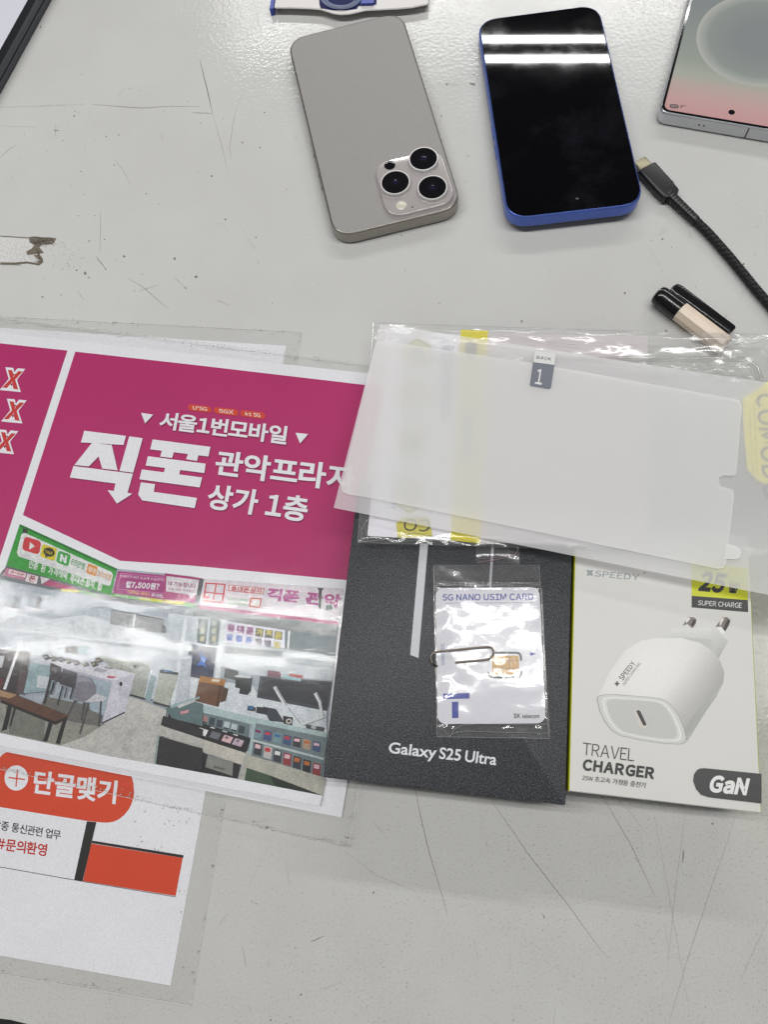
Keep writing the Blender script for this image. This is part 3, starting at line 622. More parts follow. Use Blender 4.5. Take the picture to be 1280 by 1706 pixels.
P_((190, 90, 110), (720, 1062), (780, 1070), (750, 1082), (706, 1074)); P_((170, 172, 178), (640, 1010), (720, 1024), (690, 1044), (620, 1030)); P_((150, 152, 160), (700, 1000), (760, 1010), (740, 1022), (690, 1012))
k.line([(310, 860), (385, 815)], 1.2, C(80, 84, 90)); k.line([(310, 860), (350, 940)], 1.6, C(90, 94, 100)); k.line([(375, 885), (470, 868)], 1.2, C(80, 84, 90))
for q in ([(330, 1060), (352, 1064), (300, 1250), (285, 1246)], [(350, 1100), (362, 1102), (340, 1190), (330, 1188)], [(410, 1130), (420, 1132), (385, 1260), (376, 1258)], [(480, 1140), (490, 1142), (470, 1220), (460, 1218)], [(440, 1140), (448, 1142), (430, 1210), (422, 1208)]): P_((52, 50, 54), *q)
P_((66, 62, 68), (335, 975), (405, 1005), (400, 1110), (325, 1085)); P_((70, 67, 74), (418, 1018), (515, 1045), (500, 1150), (395, 1118)); P_((96, 94, 102), (424, 1022), (510, 1046), (508, 1060), (420, 1036))
P_((132, 130, 140), (512, 1062), (560, 1064), (605, 1080), (636, 1125), (642, 1222), (560, 1240), (488, 1212)); P_((150, 148, 158), (516, 1066), (560, 1068), (600, 1084), (615, 1110), (560, 1100), (512, 1110)); P_((206, 206, 212), (640, 1180), (712, 1210), (690, 1232), (560, 1242))
for pts in ([(500, 1225), (442, 1342)], [(590, 1245), (530, 1452)], [(672, 1232), (658, 1402)], [(560, 1240), (540, 1360)]): k.line(pts, 3.2, C(84, 82, 84))
P_((98, 68, 56), (-260, 1125), (0, 1158), (110, 1192), (450, 1325), (440, 1345), (366, 1370), (0, 1222), (-260, 1160)); P_((170, 136, 104), (-260, 1105), (0, 1158), (112, 1190), (62, 1214), (0, 1200), (-260, 1140)); P_((48, 42, 42), (0, 1222), (366, 1368), (448, 1332), (446, 1350), (366, 1390), (0, 1242))
for q in ([(322, 1375), (350, 1378), (312, 1502), (285, 1500)], [(420, 1348), (446, 1344), (396, 1518), (368, 1514)], [(52, 1250), (78, 1260), (42, 1420), (8, 1432)], [(92, 1270), (104, 1274), (70, 1400), (60, 1400)]): P_((44, 42, 44), *q)
P_((96, 118, 120), (1100, 1282), (1280, 1230), (1350, 1250), (1350, 1400), (1280, 1380), (1150, 1350)); P_((150, 175, 178), (1130, 1262), (1330, 1200), (1330, 1215), (1140, 1280)); P_((200, 205, 208), (1180, 1260), (1300, 1215), (1300, 1235), (1190, 1280)); P_((212, 150, 160), (1200, 1300), (1260, 1290), (1255, 1310), (1200, 1320))
P_((48, 46, 50), (1085, 1330), (1150, 1345), (1350, 1420), (1350, 1470), (1280, 1460), (1070, 1392)); P_((190, 188, 182), (1070, 1394), (1280, 1462), (1350, 1485), (1350, 1540), (1280, 1520), (1050, 1456)); P_((52, 50, 52), (1050, 1462), (1280, 1530), (1350, 1548), (1350, 1690), (1280, 1690), (1030, 1650)); P_((150, 168, 166), (1050, 1455), (1062, 1458), (1035, 1668), (1022, 1660))
k.mat = 0
k.poly([(-500, 1330), (0, 1445), (730, 1600), (1120, 1668), (1584, 1752), (2150, 1862), (2130, 1930), (1120, 1740), (0, 1530), (-500, 1420)], WHITE)
PTOP = PZ + k.off
mb.build('printed_sheet', [M['print'], M['print'], M['photo']], t)
pa = sheet_corners(level(PTOP), (729, 621), (581, 1412), 318)
pouch('laminate_pouch', t, pa, PTOP + .15, M['pouch'], .3, 110, 80, 2, .9)
print('poster top', PTOP)
# ------------------------------------------------------------------ phone box and charger box
def carton(name, label, cat, pl, BL, BR, TLdir, depth, thick, mats, gap=.0):
    a, b, d = pl.hit(BL), pl.hit(BR), pl.hit(TLdir)
    ex = (b - a); w = np.linalg.norm(ex); ex /= w
    ey = np.cross(pl.n, ex)
    c = (a + b) / 2 + ey * depth / 2
    base = c.copy(); base[2] = c[2] - thick
    t = thing(name, label, cat, (base[0], base[1], base[2]), (0, 0, math.atan2(ex[1], ex[0])))
    return t, w, depth, thick
BZ = 27.0
PB = level(BZ)
random.seed(5)
M['black_card'] = m = mat('black_paper_board', (.021, .022, .025), .45, spec=.35)
vv = ramp(m, nz(m, 2600, 2, .65).outputs['Fac'], ((.36, (.012, .013, .016)), (.54, (.034, .036, .042)), (.72, (.20, .21, .23)))); L(m, vv, BS(m).inputs['Base Color'])
L(m, bump(m, nz(m, 1500, 2).outputs['Fac'], .6, .00012), BS(m).inputs['Normal'])
t, w, d, th = carton('phone_box', 'black phone box with white lettering and pale stripes, under the clear card sleeve', 'box', PB, (538, 1295), (943, 1342), (592, 880), 126, 26.5, None)
mb = MB(); rloft(mb, w, d, .8, [(.6, .4), (.7, 0), (th - .5, 0), (th - .15, .12), (th, .45)], 0, 4)
mb.build('lid', M['black_card'], t, local=True, smooth=True)
mb = MB(); rloft(mb, w - 1.6, d - 1.6, .5, [(0, 0), (.6, 0)], 0, 3); mb.build('tray', M['black_card'], t, local=True)
mb = MB(); k = Ink(mb, PB, .03, 0, at(540, 840, .328125))
GREY = C(196, 198, 204)
k.poly([(505, -60), (545, -60), (530, 190), (480, 781), (438, 765), (490, 180)], GREY); k.poly([(858, -60), (872, -60), (865, 200), (850, 420), (838, 420), (852, 190)], C(175, 178, 184))
def inv(q): return q
k.text('Galaxy', [(333, 1207), (576, 1232), (569, 1291), (326, 1262)], C(224, 226, 230), .018, cap=True, track=.07, wide=None)
k.text('S25', [(590, 1234), (700, 1246), (693, 1304), (583, 1292)], C(224, 226, 230), .018, cap=True, track=.06, wide=None)
k.text('Ultra', [(722, 1249), (882, 1267), (874, 1326), (714, 1307)], C(224, 226, 230), .018, cap=True, track=.07, wide=None)
o = mb.build('printing', M['card_print'], None, loc=(0, 0, 0)); o.parent = t
o.matrix_parent_inverse = Matrix.Translation(t.location).inverted() if False else (Matrix.Translation(t.location) @ t.rotation_euler.to_matrix().to_4x4()).inverted()

CZ = 28.0
PC = level(CZ)
M['yellow_card'] = mat('lime_card', C(206, 210, 20), .45); M['cream_card'] = vary(mat('white_card', C(217, 216, 212), .42), 30, .03)
M['foil'] = mat('silver_foil', (.22, .25, .26), .5, .5)
t, w, d, th = carton('charger_box', 'white charger box with lime edges and a dark badge, right of the black box', 'box', PC, (948, 1318), (1270, 1355), (960, 925), 108, 27.8, None)
mb = MB()
W2, D2 = w / 2, d / 2
zt = th
mb.add([(-W2, -D2, 0), (W2, -D2, 0), (W2, D2, 0), (-W2, D2, 0)], [(3, 2, 1, 0)], 0)
b_ = .35
lo = [(-W2, -D2), (W2, -D2), (W2, D2), (-W2, D2)]; hi = [(-W2 + b_, -D2 + b_), (W2 - b_, -D2 + b_), (W2 - b_, D2 - b_), (-W2 + b_, D2 - b_)]
vs = [(x, y, 0) for x, y in lo] + [(x, y, zt - b_) for x, y in lo] + [(x, y, zt) for x, y in hi]
mb.add(vs, [(0, 1, 5, 4), (2, 3, 7, 6), (4, 5, 9, 8), (6, 7, 11, 10), (8, 9, 10, 11)], 0)
mb.add(vs, [(1, 2, 6, 5), (3, 0, 4, 7), (5, 6, 10, 9), (7, 4, 8, 11)], 1)
mb.build('carton', [M['cream_card'], M['yellow_card']], t, local=True)
mb = MB(); k = Ink(mb, PC, .03, 0, at(900, 900, .296875))
BK = (.016, .016, .017, 1)
# silver foil wordmark with a four-petal mark
for a in range(4):
    an = math.pi / 4 + a * math.pi / 2; k.ell((281 + 11 * math.cos(an), 183 + 11 * math.sin(an)), 11, 8, (1, 1, 1, 1), an, 12, mat=1)
k.text('SPEEDY', [(312, 170), (560, 192), (556, 226), (306, 202)], (1, 1, 1, 1), .012, cap=True, track=.13, mat=1); k.ell((588, 182), 5, 5, (1, 1, 1, 1), mat=1)
k.poly([(853, 120), (1168, 158), (1169, 336), (853, 312)], C(208, 212, 14)); k.poly([(853, 312), (1169, 336), (1171, 404), (853, 377)], BK)
k.text('25', [(915, 172), (1056, 188), (1028, 298), (884, 286)], BK, .055, track=.02); k.text('W', [(1066, 232), (1128, 240), (1112, 300), (1052, 294)], BK, .05)
k.text('SUPER CHARGE', [(890, 337), (1137, 352), (1135, 381), (887, 364)], C(225, 225, 222), .008, track=.075)
# printed charger picture, tones as on the print
def g(v, r=0): v = 222 + (v - 226) * 1.35; return C(v + r, v, v - 2 + r * .3)
k.strip([(715, 520), (740, 497), (960, 490)], [(695, 552), (800, 552), (960, 560)], g(226), g(214)); k.poly([(960, 490), (1058, 565), (1005, 662), (958, 600)], [g(222), g(205), g(190), g(210)]); k.poly([(800, 545), (960, 556), (1000, 640), (900, 580)], g(206))
for px_ in ((803, 478, 835, 432, 862, 432, 880, 442, 878, 466, 858, 494, 830, 470), (985, 490, 1025, 434, 1052, 432, 1071, 446, 1066, 472, 1040, 516, 1020, 486)):
    x = px_
    k.poly([(x[0], x[1]), (x[2], x[3]), (x[4], x[5]), (x[6], x[7]), (x[8], x[9]), (x[10], x[11]), (x[12], x[13])], C(120, 112, 108))
    k.poly([(x[2] - 14, x[3] + 18), (x[2], x[3] + 2), (x[2] + 12, x[3] + 6), (x[12] - 8, x[13] - 2)], C(232, 228, 222)); k.poly([(x[4] + 2, x[5] + 14), (x[6] - 2, x[7] + 6), (x[10] + 4, x[11] - 8), (x[10] - 10, x[11] - 18)], C(30, 26, 26))
k.poly([(985, 488), (1020, 486), (1042, 516), (1030, 532)], g(236))
A = [(322, 888), (395, 735), (480, 618), (570, 562), (650, 549), (800, 549), (900, 576), (970, 622), (1012, 675), (1036, 740), (1030, 800)]
B = [(322, 888), (350, 868), (430, 864), (520, 872), (600, 878), (650, 886), (690, 896), (740, 930), (785, 1000), (815, 1070), (828, 1130)]
NS = 12
for i in range(NS):
    a, b = i / NS, (i + 1) / NS
    P0 = [(p[0] + (q[0] - p[0]) * a, p[1] + (q[1] - p[1]) * a) for p, q in zip(A, B)]; P1 = [(p[0] + (q[0] - p[0]) * b, p[1] + (q[1] - p[1]) * b) for p, q in zip(A, B)]
    tone = lambda i_, s: g((226, 228, 230, 232, 233, 232, 228, 214, 200, 190, 186)[i_] + 3 * math.sin(s * 3), 1)
    off_ = k.off; k.strip(P0, P1, [tone(j, a) for j in range(len(A))], [tone(j, b) for j in range(len(A))]); k.off = off_
k.off += .006
k.poly([(1030, 800), (990, 880), (930, 965), (862, 1075), (828, 1130), (815, 1070), (860, 990), (960, 880)], [g(196), g(192), g(188), g(190), g(200), g(186), g(184), g(188)])
k.line([(322, 888), (395, 735), (480, 618)], .6, g(238))
FACE = [(323, 890), (335, 873), (380, 865), (600, 879), (672, 888), (715, 905), (745, 935), (782, 990), (812, 1062), (822, 1112), (814, 1134), (788, 1143), (700, 1140), (560, 1119), (450, 1094), (404, 1065), (365, 1015), (338, 955)]
def scale(ps, s, c=(585, 1003)): return [(c[0] + (x - c[0]) * s, c[1] + (y - c[1]) * s) for x, y in ps]
k.poly(scale(FACE, 1.012), g(150)); k.poly(FACE, g(216)); k.poly(scale(FACE, .9, (580, 1000)), g(233)); k.poly(scale(FACE, .86, (576, 1000)), g(222)); k.poly(scale(FACE, .80, (574, 998)), g(207))
k.poly([(527, 958), (545, 948), (560, 952), (602, 1040), (596, 1052), (576, 1052), (562, 1042)], C(212, 204, 196)); k.poly([(541, 958), (556, 952), (566, 962), (599, 1034), (592, 1042), (580, 1038)], BK)
k.text('SPEEDY', [(440, 772), (516, 678), (540, 690), (466, 790)], C(70, 66, 64), .02, cap=True, track=.1); k.text('SUPER CHARGING', [(462, 806), (556, 684), (568, 692), (474, 818)], C(120, 116, 112), .005, track=.06)
for a in range(4):
    an = a * math.pi / 2; k.ell((434 + 7 * math.cos(an), 805 + 8 * math.sin(an)), 7, 5, C(70, 66, 64), an, 10)
k.text('TRAVEL', [(243, 1135), (535, 1172), (529, 1241), (238, 1203)], C(44, 42, 42), -.008, cap=True, track=.075); k.text('CHARGER', [(246, 1227), (650, 1276), (642, 1341), (238, 1290)], (.014, .014, .015, 1), .05, cap=True, track=.075)
k.text('25W', [(240, 1320), (300, 1328), (297, 1352), (237, 1344)], C(46, 44, 44), .006, track=.06); k.text('초고속 가정용 충전기', [(310, 1324), (596, 1360), (591, 1391), (306, 1355)], C(46, 44, 44), .006, track=.05)
DG = C(66, 65, 66, .8)
BW = 1246
k.poly([(BW, 1311), (BW, 1478), (948, 1443), (905, 1428), (878, 1395), (862, 1352), (866, 1315), (882, 1291), (900, 1281), (925, 1279)], DG)
k.text('GaN', [(968, 1318), (1182, 1338), (1160, 1432), (944, 1412)], C(236, 236, 234), .055, cap=True, track=.05)
o = mb.build('printing', [M['card_print'], M['foil']], None, loc=(0, 0, 0)); o.parent = t
o.matrix_parent_inverse = (Matrix.Translation(t.location) @ t.rotation_euler.to_matrix().to_4x4()).inverted()

# ------------------------------------------------------------------ SIM card, its clear sleeve and the ejector pin
SZ = BZ + 1.1
PS = level(SZ)
tf = at(700, 920, .1875)
def pxrr(pl, TL, TR, BR, BL, r, n=6, tf=lambda p: p):
    q = [pl.hit(tf(p)) for p in (TL, TR, BR, BL)]; out = []
    L1 = np.linalg.norm(q[1] - q[0]); L2 = np.linalg.norm(q[3] - q[0]); rx, ry = r / L1, r / L2
    def bl(u, v): return q[0] * (1 - u) * (1 - v) + q[1] * u * (1 - v) + q[2] * u * v + q[3] * (1 - u) * v
    for (cx, cy, a0) in ((1 - rx, ry, -90), (1 - rx, 1 - ry, 0), (rx, 1 - ry, 90), (rx, ry, 180)):
        for i in range(n + 1):
            a = math.radians(a0 + 90 * i / n); out.append(bl(cx + rx * math.cos(a), cy + ry * math.sin(a)))
    return out[::-1]
def plate(mb, ring, t, n, mat=0, col=None, holes=None):
    up = np.array(n) * t
    mb.add([p - up for p in ring] + list(ring), [tuple(range(len(ring)))[::-1], tuple(range(len(ring), 2 * len(ring)))] + [(i, (i + 1) % len(ring), len(ring) + (i + 1) % len(ring), len(ring) + i) for i in range(len(ring))], mat, col)
cc = PS.hit(tf((630, 920)))
t = thing('sim_card', 'white sim card with gold chip and blue lettering inside the clear sleeve', 'sim card', (cc[0], cc[1], SZ - .8))
mb = MB(); plate(mb, pxrr(PS, (139, 318), (1062, 312), (1119, 1520), (156, 1527), 3.4, 7, tf), .8, PS.n, 0, C(222, 222, 230))
k = Ink(mb, PS, .01, 0, tf)
BL_ = C(50, 62, 160)
k.text('5G NANO USIM CARD', [(200, 374), (1008, 366), (1008, 424), (200, 430)], BL_, .02, cap=True, track=.08, space=.32); k.line([(230, 452), (1015, 449)], .6, C(90, 96, 150))
k.text('5GNAU01', [(190, 1004), (184, 812), (214, 812), (220, 1004)], BL_, .0, cap=True, track=.08)
k.poly([(980, 888), (1032, 904), (980, 921)], BL_); k.poly([(207, 1256), (440, 1250), (441, 1300), (208, 1306)], BL_); k.poly([(284, 1330), (341, 1328), (343, 1473), (286, 1475)], BL_)
k.text('SK', [(832, 1434), (893, 1433), (894, 1474), (833, 1475)], BK, .035, cap=True); k.text('telecom', [(907, 1436), (1062, 1434), (1063, 1475), (908, 1476)], BK, .015, track=.05, wide=None)
CUT = (.02, .021, .03, 1)
k.poly([(606, 982), (598, 960), (612, 925), (645, 895), (670, 883), (870, 884), (895, 897), (908, 925), (908, 965), (890, 965), (888, 930), (878, 908), (862, 903), (680, 905), (655, 917), (628, 945), (616, 980)], CUT)
k.poly([(600, 1064), (616, 1064), (620, 1088), (640, 1102), (870, 1100), (892, 1088), (896, 1045), (912, 1045), (912, 1095), (888, 1122), (640, 1124), (610, 1110), (600, 1085)], CUT)
mb.build('card_body', M['card_print'], t)
M['gold'] = mat('gold_contacts', C(186, 138, 52), .45, .05); M['gold'].node_tree.nodes['Principled BSDF'].inputs['Specular IOR Level'].default_value = .6
mb = MB(); plate(mb, pxrr(PS, (640, 920), (880, 918), (880, 1090), (642, 1092), .8, 4, tf), .1, PS.n, 0); 
for i in range(len(mb.v)): mb.v[i] = (mb.v[i][0], mb.v[i][1], mb.v[i][2] + .16)
k = Ink(mb, PS, .17, 1, tf)
LN = C(70, 58, 40)
for pts in ([(640, 970), (728, 968), (735, 985), (735, 1020), (722, 1030), (642, 1032)], [(728, 968), (730, 918)], [(790, 966), (788, 918)], [(790, 966), (880, 964)], [(728, 968), (745, 966), (775, 966), (790, 966), (800, 980), (800, 1020), (790, 1030), (790, 1036), (880, 1030)], [(735, 1036), (790, 1036), (792, 1090)], [(735, 1036), (737, 1090)], [(722, 1030), (735, 1036)]): k.line(pts, .75, LN)
mb.build('chip', [M['gold'], M['print']], t)

PT = level(SZ + .35)
sq = [PT.hit(tf(p)) for p in ((120, 112), (1064, 110), (1160, 1655), (153, 1640))]
t = thing('card_sleeve', 'crumpled clear plastic sleeve with the sim card inside, on the black box', 'sleeve', (cc[0], cc[1], BZ))
def sleeve(top):
    mb = MB()
    wmm = np.linalg.norm(sq[1] - sq[0]); hmm = np.linalg.norm(sq[3] - sq[0])
    def fn(u, v):
        p = sq[0] * (1 - u) * (1 - v) + sq[1] * u * (1 - v) + sq[2] * u * v + sq[3] * (1 - u) * v
        if not top: return (p[0], p[1], BZ + .08)
        x, y = u * wmm, v * hmm
        # card lies from v .14 to .91; film dips to the box around it
        ev = min((v - .125) * hmm, (.925 - v) * hmm, (u - .0) * wmm + .6, (1 - u) * wmm + .3)
        s = 1 / (1 + math.exp(-ev * 1.6)); z = BZ + .25 + s * (SZ - BZ + .15)
        # radiating creases at the left side and along the closed foot
        q = Vector((x * .12, y * .12, 1.7)); z += .10 * s * (noise.noise(q) + .2 * noise.noise(q * 3.1)) * (.6 + 1.6 * math.exp(-x / 8))
        z += .4 * math.exp(-((x - 2) / 4) ** 2) * math.sin(y * .33 + 1.0 + x * .25) * s
        foot = math.exp(-((v - .955) * hmm / 2.2) ** 2); z += foot * (.8 * (1 + noise.noise(Vector((x * .16, 7, 0)))) + .25 * noise.noise(Vector((x * .7, y * .7, 2))))
        head = math.exp(-((v - .128) * hmm / .9) ** 2); z += head * (.45 * (1 + noise.noise(Vector((x * .35, 3, 0)))))
        return (p[0], p[1], z + .02)
    mb.grid(70 if top else 2, 90 if top else 2, fn); return mb
sleeve(True).build('front_film', M['opp2'], t, smooth=True, angle=180); sleeve(False).build('rear_film', M['opp'], t)
M['seam'] = film_mat('film_edge', (.93, .93, .93), .15, 4, (), .25)
mb = MB()
qz = [q + np.array([0, 0, BZ + .35 - q[2]]) for q in sq]
for a, b, r in ((0, 1, .07), (1, 2, .1), (2, 3, .14), (3, 0, .1)):
    mb.tube([qz[a] + (qz[b] - qz[a]) * i / 40 + np.array([0, 0, .12 * noise.noise(Vector((i * .6, a * 9, 0)))]) for i in range(41)], r, 5)
def seam_run(pts, r=.1, z=SZ + .75): mb.tube([level(z).hit(tf(p)) + np.array([0, 0, .1 * noise.noise(Vector((p[0] * .02, p[1] * .02, 0)))]) for p in pts], r, 5)
seam_run([(135, 300), (160, 292), (400, 288), (680, 292), (900, 276), (1060, 290)], .12); seam_run([(135, 312), (300, 316), (500, 300), (700, 306), (1040, 302)], .07)
seam_run([(1083, 320), (1100, 700), (1118, 1200), (1135, 1500), (1148, 1640)], .12); seam_run([(270, 1640), (300, 1580), (360, 1540), (500, 1525), (900, 1528), (1120, 1530)], .12); seam_run([(265, 1640), (290, 1610), (400, 1590), (700, 1600), (1150, 1608)], .1); seam_run([(265, 1640), (220, 1590), (160, 1540)], .1)
mb.build('crease_edges', M['seam'], t, smooth=True)

M['wire'] = mat('steel_wire', (.11, .095, .08), .3, .9)
mb = MB(); z = SZ + 1.75
def arc(c, r, a0, a1, n=12): return [(c[0] + r[0] * math.cos(math.radians(a0 + (a1 - a0) * i / n)), c[1] + r[1] * math.sin(math.radians(a0 + (a1 - a0) * i / n))) for i in range(n + 1)]
pts = [(152, 1012), (128, 1000)] + [(108, 978), (100, 955), (99, 930), (108, 905), (124, 890), (150, 882)] + [(300, 868), (450, 853), (585, 842)] + [(620, 842), (645, 858), (655, 885), (650, 912), (634, 935), (605, 950), (560, 957)] + [(450, 967), (312, 980)]
fine = []
for i in range(len(pts) - 1):
    p0, p1, p2, p3 = [np.array(pts[j], float) for j in (max(i - 1, 0), i, i + 1, min(i + 2, len(pts) - 1))]
    for s_ in range(6):
        u = s_ / 6; fine.append(.5 * (2 * p1 + (p2 - p0) * u + (2 * p0 - 5 * p1 + 4 * p2 - p3) * u ** 2 + (3 * p1 - p0 - 3 * p2 + p3) * u ** 3))
fine.append(np.array(pts[-1], float))
mb.tube([level(z - (1.1 * (1 - min(i / 10, 1)))).hit(tf(tuple(p))) for i, p in enumerate(fine)], .43, 10)
o = mb.build('ejector_pin', M['wire'], None, smooth=True, loc=(cc[0], cc[1], z)); tag(o, 'bent steel wire sim ejector lying across the sim card', 'ejector pin')

# ------------------------------------------------------------------ retail bag: printed card + clear case inside, protective film on top
PG = through(((597, 905), 33.5), ((1280, 990), 34.0), ((640, 545), 13.5))
def up(pl, px, off): return pl.hit(px, off)
bag_q = [(622, 538), (1400, 560), (1420, 930), (596, 904)]
t = thing('retail_bag', 'clear cellophane retail bag holding the printed card and clear case, under the frosted film', 'bag', PG.hit((900, 730)) - np.array([0, 0, 1]))
def bagfilm(top):
    mb = MB(); q = [PG.hit(p) for p in bag_q]
    wmm = np.linalg.norm(q[1] - q[0]); hmm = np.linalg.norm(q[3] - q[0])
    def fn(u, v):
        p = q[0] * (1 - u) * (1 - v) + q[1] * u * (1 - v) + q[2] * u * v + q[3] * (1 - u) * v
        x, y = u * wmm, v * hmm; e = min(x, y, (hmm - y))
        h = 1.7 * (1 - math.exp(-e / 2.2)) if top else -.5
        if top:
            a = .9 * math.exp(-e / 7) + .12
            h += a * (.9 * noise.noise(Vector((x * .09, y * .16, 2.2))) + .45 * noise.noise(Vector((x * .3, y * .5, 9)))) * min(1, e / 1.5 + .15)
            h += .9 * math.exp(-((y - 5 - 1.2 * math.sin(x * .05)) / 1.3) ** 2) * (1 + noise.noise(Vector((x * .05, 0, 4)))) * (x > 12)
            h = min(max(h, .3), 3.0) 
        return p + PG.n * h
    mb.grid(150 if top else 3, 80 if top else 3, fn); return mb
bagfilm(True).build('front_film', M['opp'], t, smooth=True, angle=180); bagfilm(False).build('rear_film', M['opp'], t)
mb = MB()
def run(pts, r, off, jit=.25, n=7):
    P3 = []
    for a, b in zip(pts[:-1], pts[1:]):
        for i in range(n):
            s_ = i / n; p = (a[0] + (b[0] - a[0]) * s_, a[1] + (b[1] - a[1]) * s_)
            P3.append(PG.hit(p, off + jit * noise.noise(Vector((p[0] * .06, p[1] * .06, off * 7)))))
    P3.append(PG.hit(pts[-1], off)); mb.tube(P3, r, 5)
run([(622, 538), (900, 547), (1161, 556), (1400, 560)], .09, .4); run([(622, 538), (612, 680), (596, 904)], .09, .4); run([(596, 904), (620, 901), (650, 898), (690, 887), (720, 893), (800, 902), (950, 908), (1100, 914)], .1, .7); run([(598, 900), (640, 906), (700, 899), (800, 906), (900, 908), (960, 914)], .06, .3)
run([(602, 902), (603, 880), (612, 866), (630, 858)], .1, 1.6); run([(612, 900), (610, 885), (608, 872)], .06, 1); run([(700, 552), (820, 557), (900, 568), (960, 575)], .09, 2.2); run([(835, 556), (910, 568), (1000, 572), (1060, 574), (1122, 560)], .06, 2); run([(1161, 557), (1200, 556), (1215, 568), (1226, 575)], .16, 2.2); run([(1226, 575), (1234, 560)], .1, 2.3); run([(1228, 574), (1262, 560), (1280, 558)], .1, 2.3); run([(1228, 575), (1260, 572), (1280, 562)], .1, 2.3); run([(968, 588), (1030, 594), (1090, 592)], .12, 2)
run([(622, 540), (632, 560), (640, 572)], .06, 1.2); run([(622, 539), (640, 545), (650, 541)], .06, 1.2); run([(624, 540), (626, 570), (630, 600)], .06, 1.4)
mb.build('crease_edges', M['seam'], t, smooth=True)
# folded clear flap showing below the bag
PFl = level(BZ + .3)
mb = MB(); fq2 = [PFl.hit(p) for p in ((792, 900), (866, 905), (866, 940), (794, 940))]
mb.grid(10, 8, lambda u, v: (lambda p: (p[0], p[1], p[2] + .9 * math.sin(v * 3.1) * (.6 + .4 * math.sin(u * 4)) + .05))(fq2[0] * (1 - u) * (1 - v) + fq2[1] * u * (1 - v) + fq2[2] * u * v + fq2[3] * (1 - u) * v))
mb.build('flap', M['opp'], t, smooth=True)
mb = MB()
for pts, r in (([(794, 938), (830, 932), (858, 924), (865, 915), (858, 908)], .2), ([(800, 931), (835, 928), (850, 921), (846, 914), (830, 911)], .14)):
    mb.tube([level(BZ + 1.1).hit(p) for p in pts], r, 5)
M['pink_glint'] = film_mat('painted_glint_fold', (.9, .55, .75), .12, 3, (), .2)  # clear plastic; the pink reflection is put into its tint
mb.build('flap_fold', M['pink_glint'], t, smooth=True)

gc = PG.hit((800, 730))
t = thing('package_insert', 'printed white card insert with yellow stripes inside the cellophane bag', 'card', gc)
mb = MB(); plate(mb, pxrr(PG, (648, 556), (1080, 560), (1080, 915), (612, 893), 1.0, 3), .4, PG.n, 0, C(232, 230, 238, 1.0))
k = Ink(mb, PG, .01, 0)
YE = C(228, 214, 16)
k.poly([(768, 549), (814, 551), (801, 905), (751, 900)], YE); k.poly([(813, 556), (1080, 560), (1080, 915), (800, 903)], C(214, 206, 208))
k.poly([(660, 872), (672, 862), (716, 862), (721, 894), (663, 896)], C(216, 206, 90))
def hexa(cx, cy, r, c): k.poly([(cx + r * math.cos(math.radians(30 + 60 * i)) * .93, cy + r * math.sin(math.radians(30 + 60 * i))) for i in range(6)], c)
for i, (cx, cy) in enumerate(((696, 592), (692, 663), (688, 740), (683, 827))):
    hexa(cx, cy, 29, C(170, 160, 20)); hexa(cx, cy, 25, C(226, 218, 150))
    if i in (0, 2): k.ell((cx - 1, cy), 13, 12, C(30, 34, 80)); k.ell((cx - 6, cy + 2), 6, 7, C(180, 180, 140))
    elif i == 1: k.poly([(cx - 13, cy + 9), (cx + 13, cy + 9), (cx, cy - 13)], C(190, 186, 120)); k.poly([(cx - 7, cy + 6), (cx + 7, cy + 6), (cx, cy - 7)], C(226, 222, 190))
    else: k.round_quad([(cx - 13, cy - 12), (cx + 13, cy - 12), (cx + 13, cy + 12), (cx - 13, cy + 12)], .25, C(90, 88, 70)); k.round_quad([(cx - 10, cy - 9), (cx + 10, cy - 9), (cx + 10, cy + 9), (cx - 10, cy + 9)], .25, C(226, 222, 190)); k.poly([(cx - 5, cy - 1), (cx + 6, cy - 1), (cx + 6, cy + 2), (cx - 5, cy + 2)], C(90, 88, 70))
k.poly([(738, 575), (758, 576), (752, 700), (734, 700)], C(150, 152, 186)); k.poly([(776, 570), (796, 571), (793, 600), (774, 598)], C(80, 78, 60)); k.poly([(772, 690), (790, 691), (786, 775), (769, 774)], C(140, 138, 138))
for i in range(9): k.poly([(653 - i * .1, 796 + i * 6), (660, 796 + i * 6), (660, 799 + i * 6), (653, 799 + i * 6)], C(120, 124, 170))
k.text('CO', [(716, 886), (672, 884), (674, 864), (718, 866)], C(60, 60, 54), .0, track=.1)
mb.build('card_sheet', M['card_print'], t)
# clear phone case at the right of the bag, with the yellow hexagon label
ax = PG.hit((1260, 597)); ay = PG.hit((1245, 1000)); az = PG.hit((640, 575))
eu = (PG.hit((1100, 597)) - ax); eu /= np.linalg.norm(eu); ev = np.cross(PG.n, eu); ev = ev if (ay - ax) @ ev > 0 else -ev
cw, ch = 82.0, 166.0
cen = ax + ev * cw / 2 + eu * ch / 2 * .995
t = thing('phone_case', 'clear plastic phone case in the bag with a yellow hexagon label', 'phone case', cen)
mb = MB()
def cring(ins, z, r=9): return [cen + eu * y + ev * x + PG.n * z for x, y in rrect(cw - 2 * ins, ch - 2 * ins, max(r - ins, 1), 10)]
R_ = [cring(0, -.2), cring(-.1, .5), cring(.1, 1.0), cring(1.0, 1.15), cring(1.5, 1.0), cring(1.9, .15)]
mb.loft(R_, 0, False, True); mb.build('case_shell', M['tpu'], t, smooth=True)
M['case_line'] = mat('case_edge_plastic', (.34, .35, .33), .2, spec=.6)
mb = MB()
for ins, z, r in ((.0, 1.0, .12), (1.2, 1.15, .1), (2.3, .7, .08)):
    rg = cring(ins, z); mb.tube(rg + [rg[0]], r, 5)
mb.build('rim', M['case_line'], t, smooth=True)
mb = MB(); PH = Plane(PG.p0 + PG.n * 1.25, PG.n)
k = Ink(mb, PH, 0, 0)
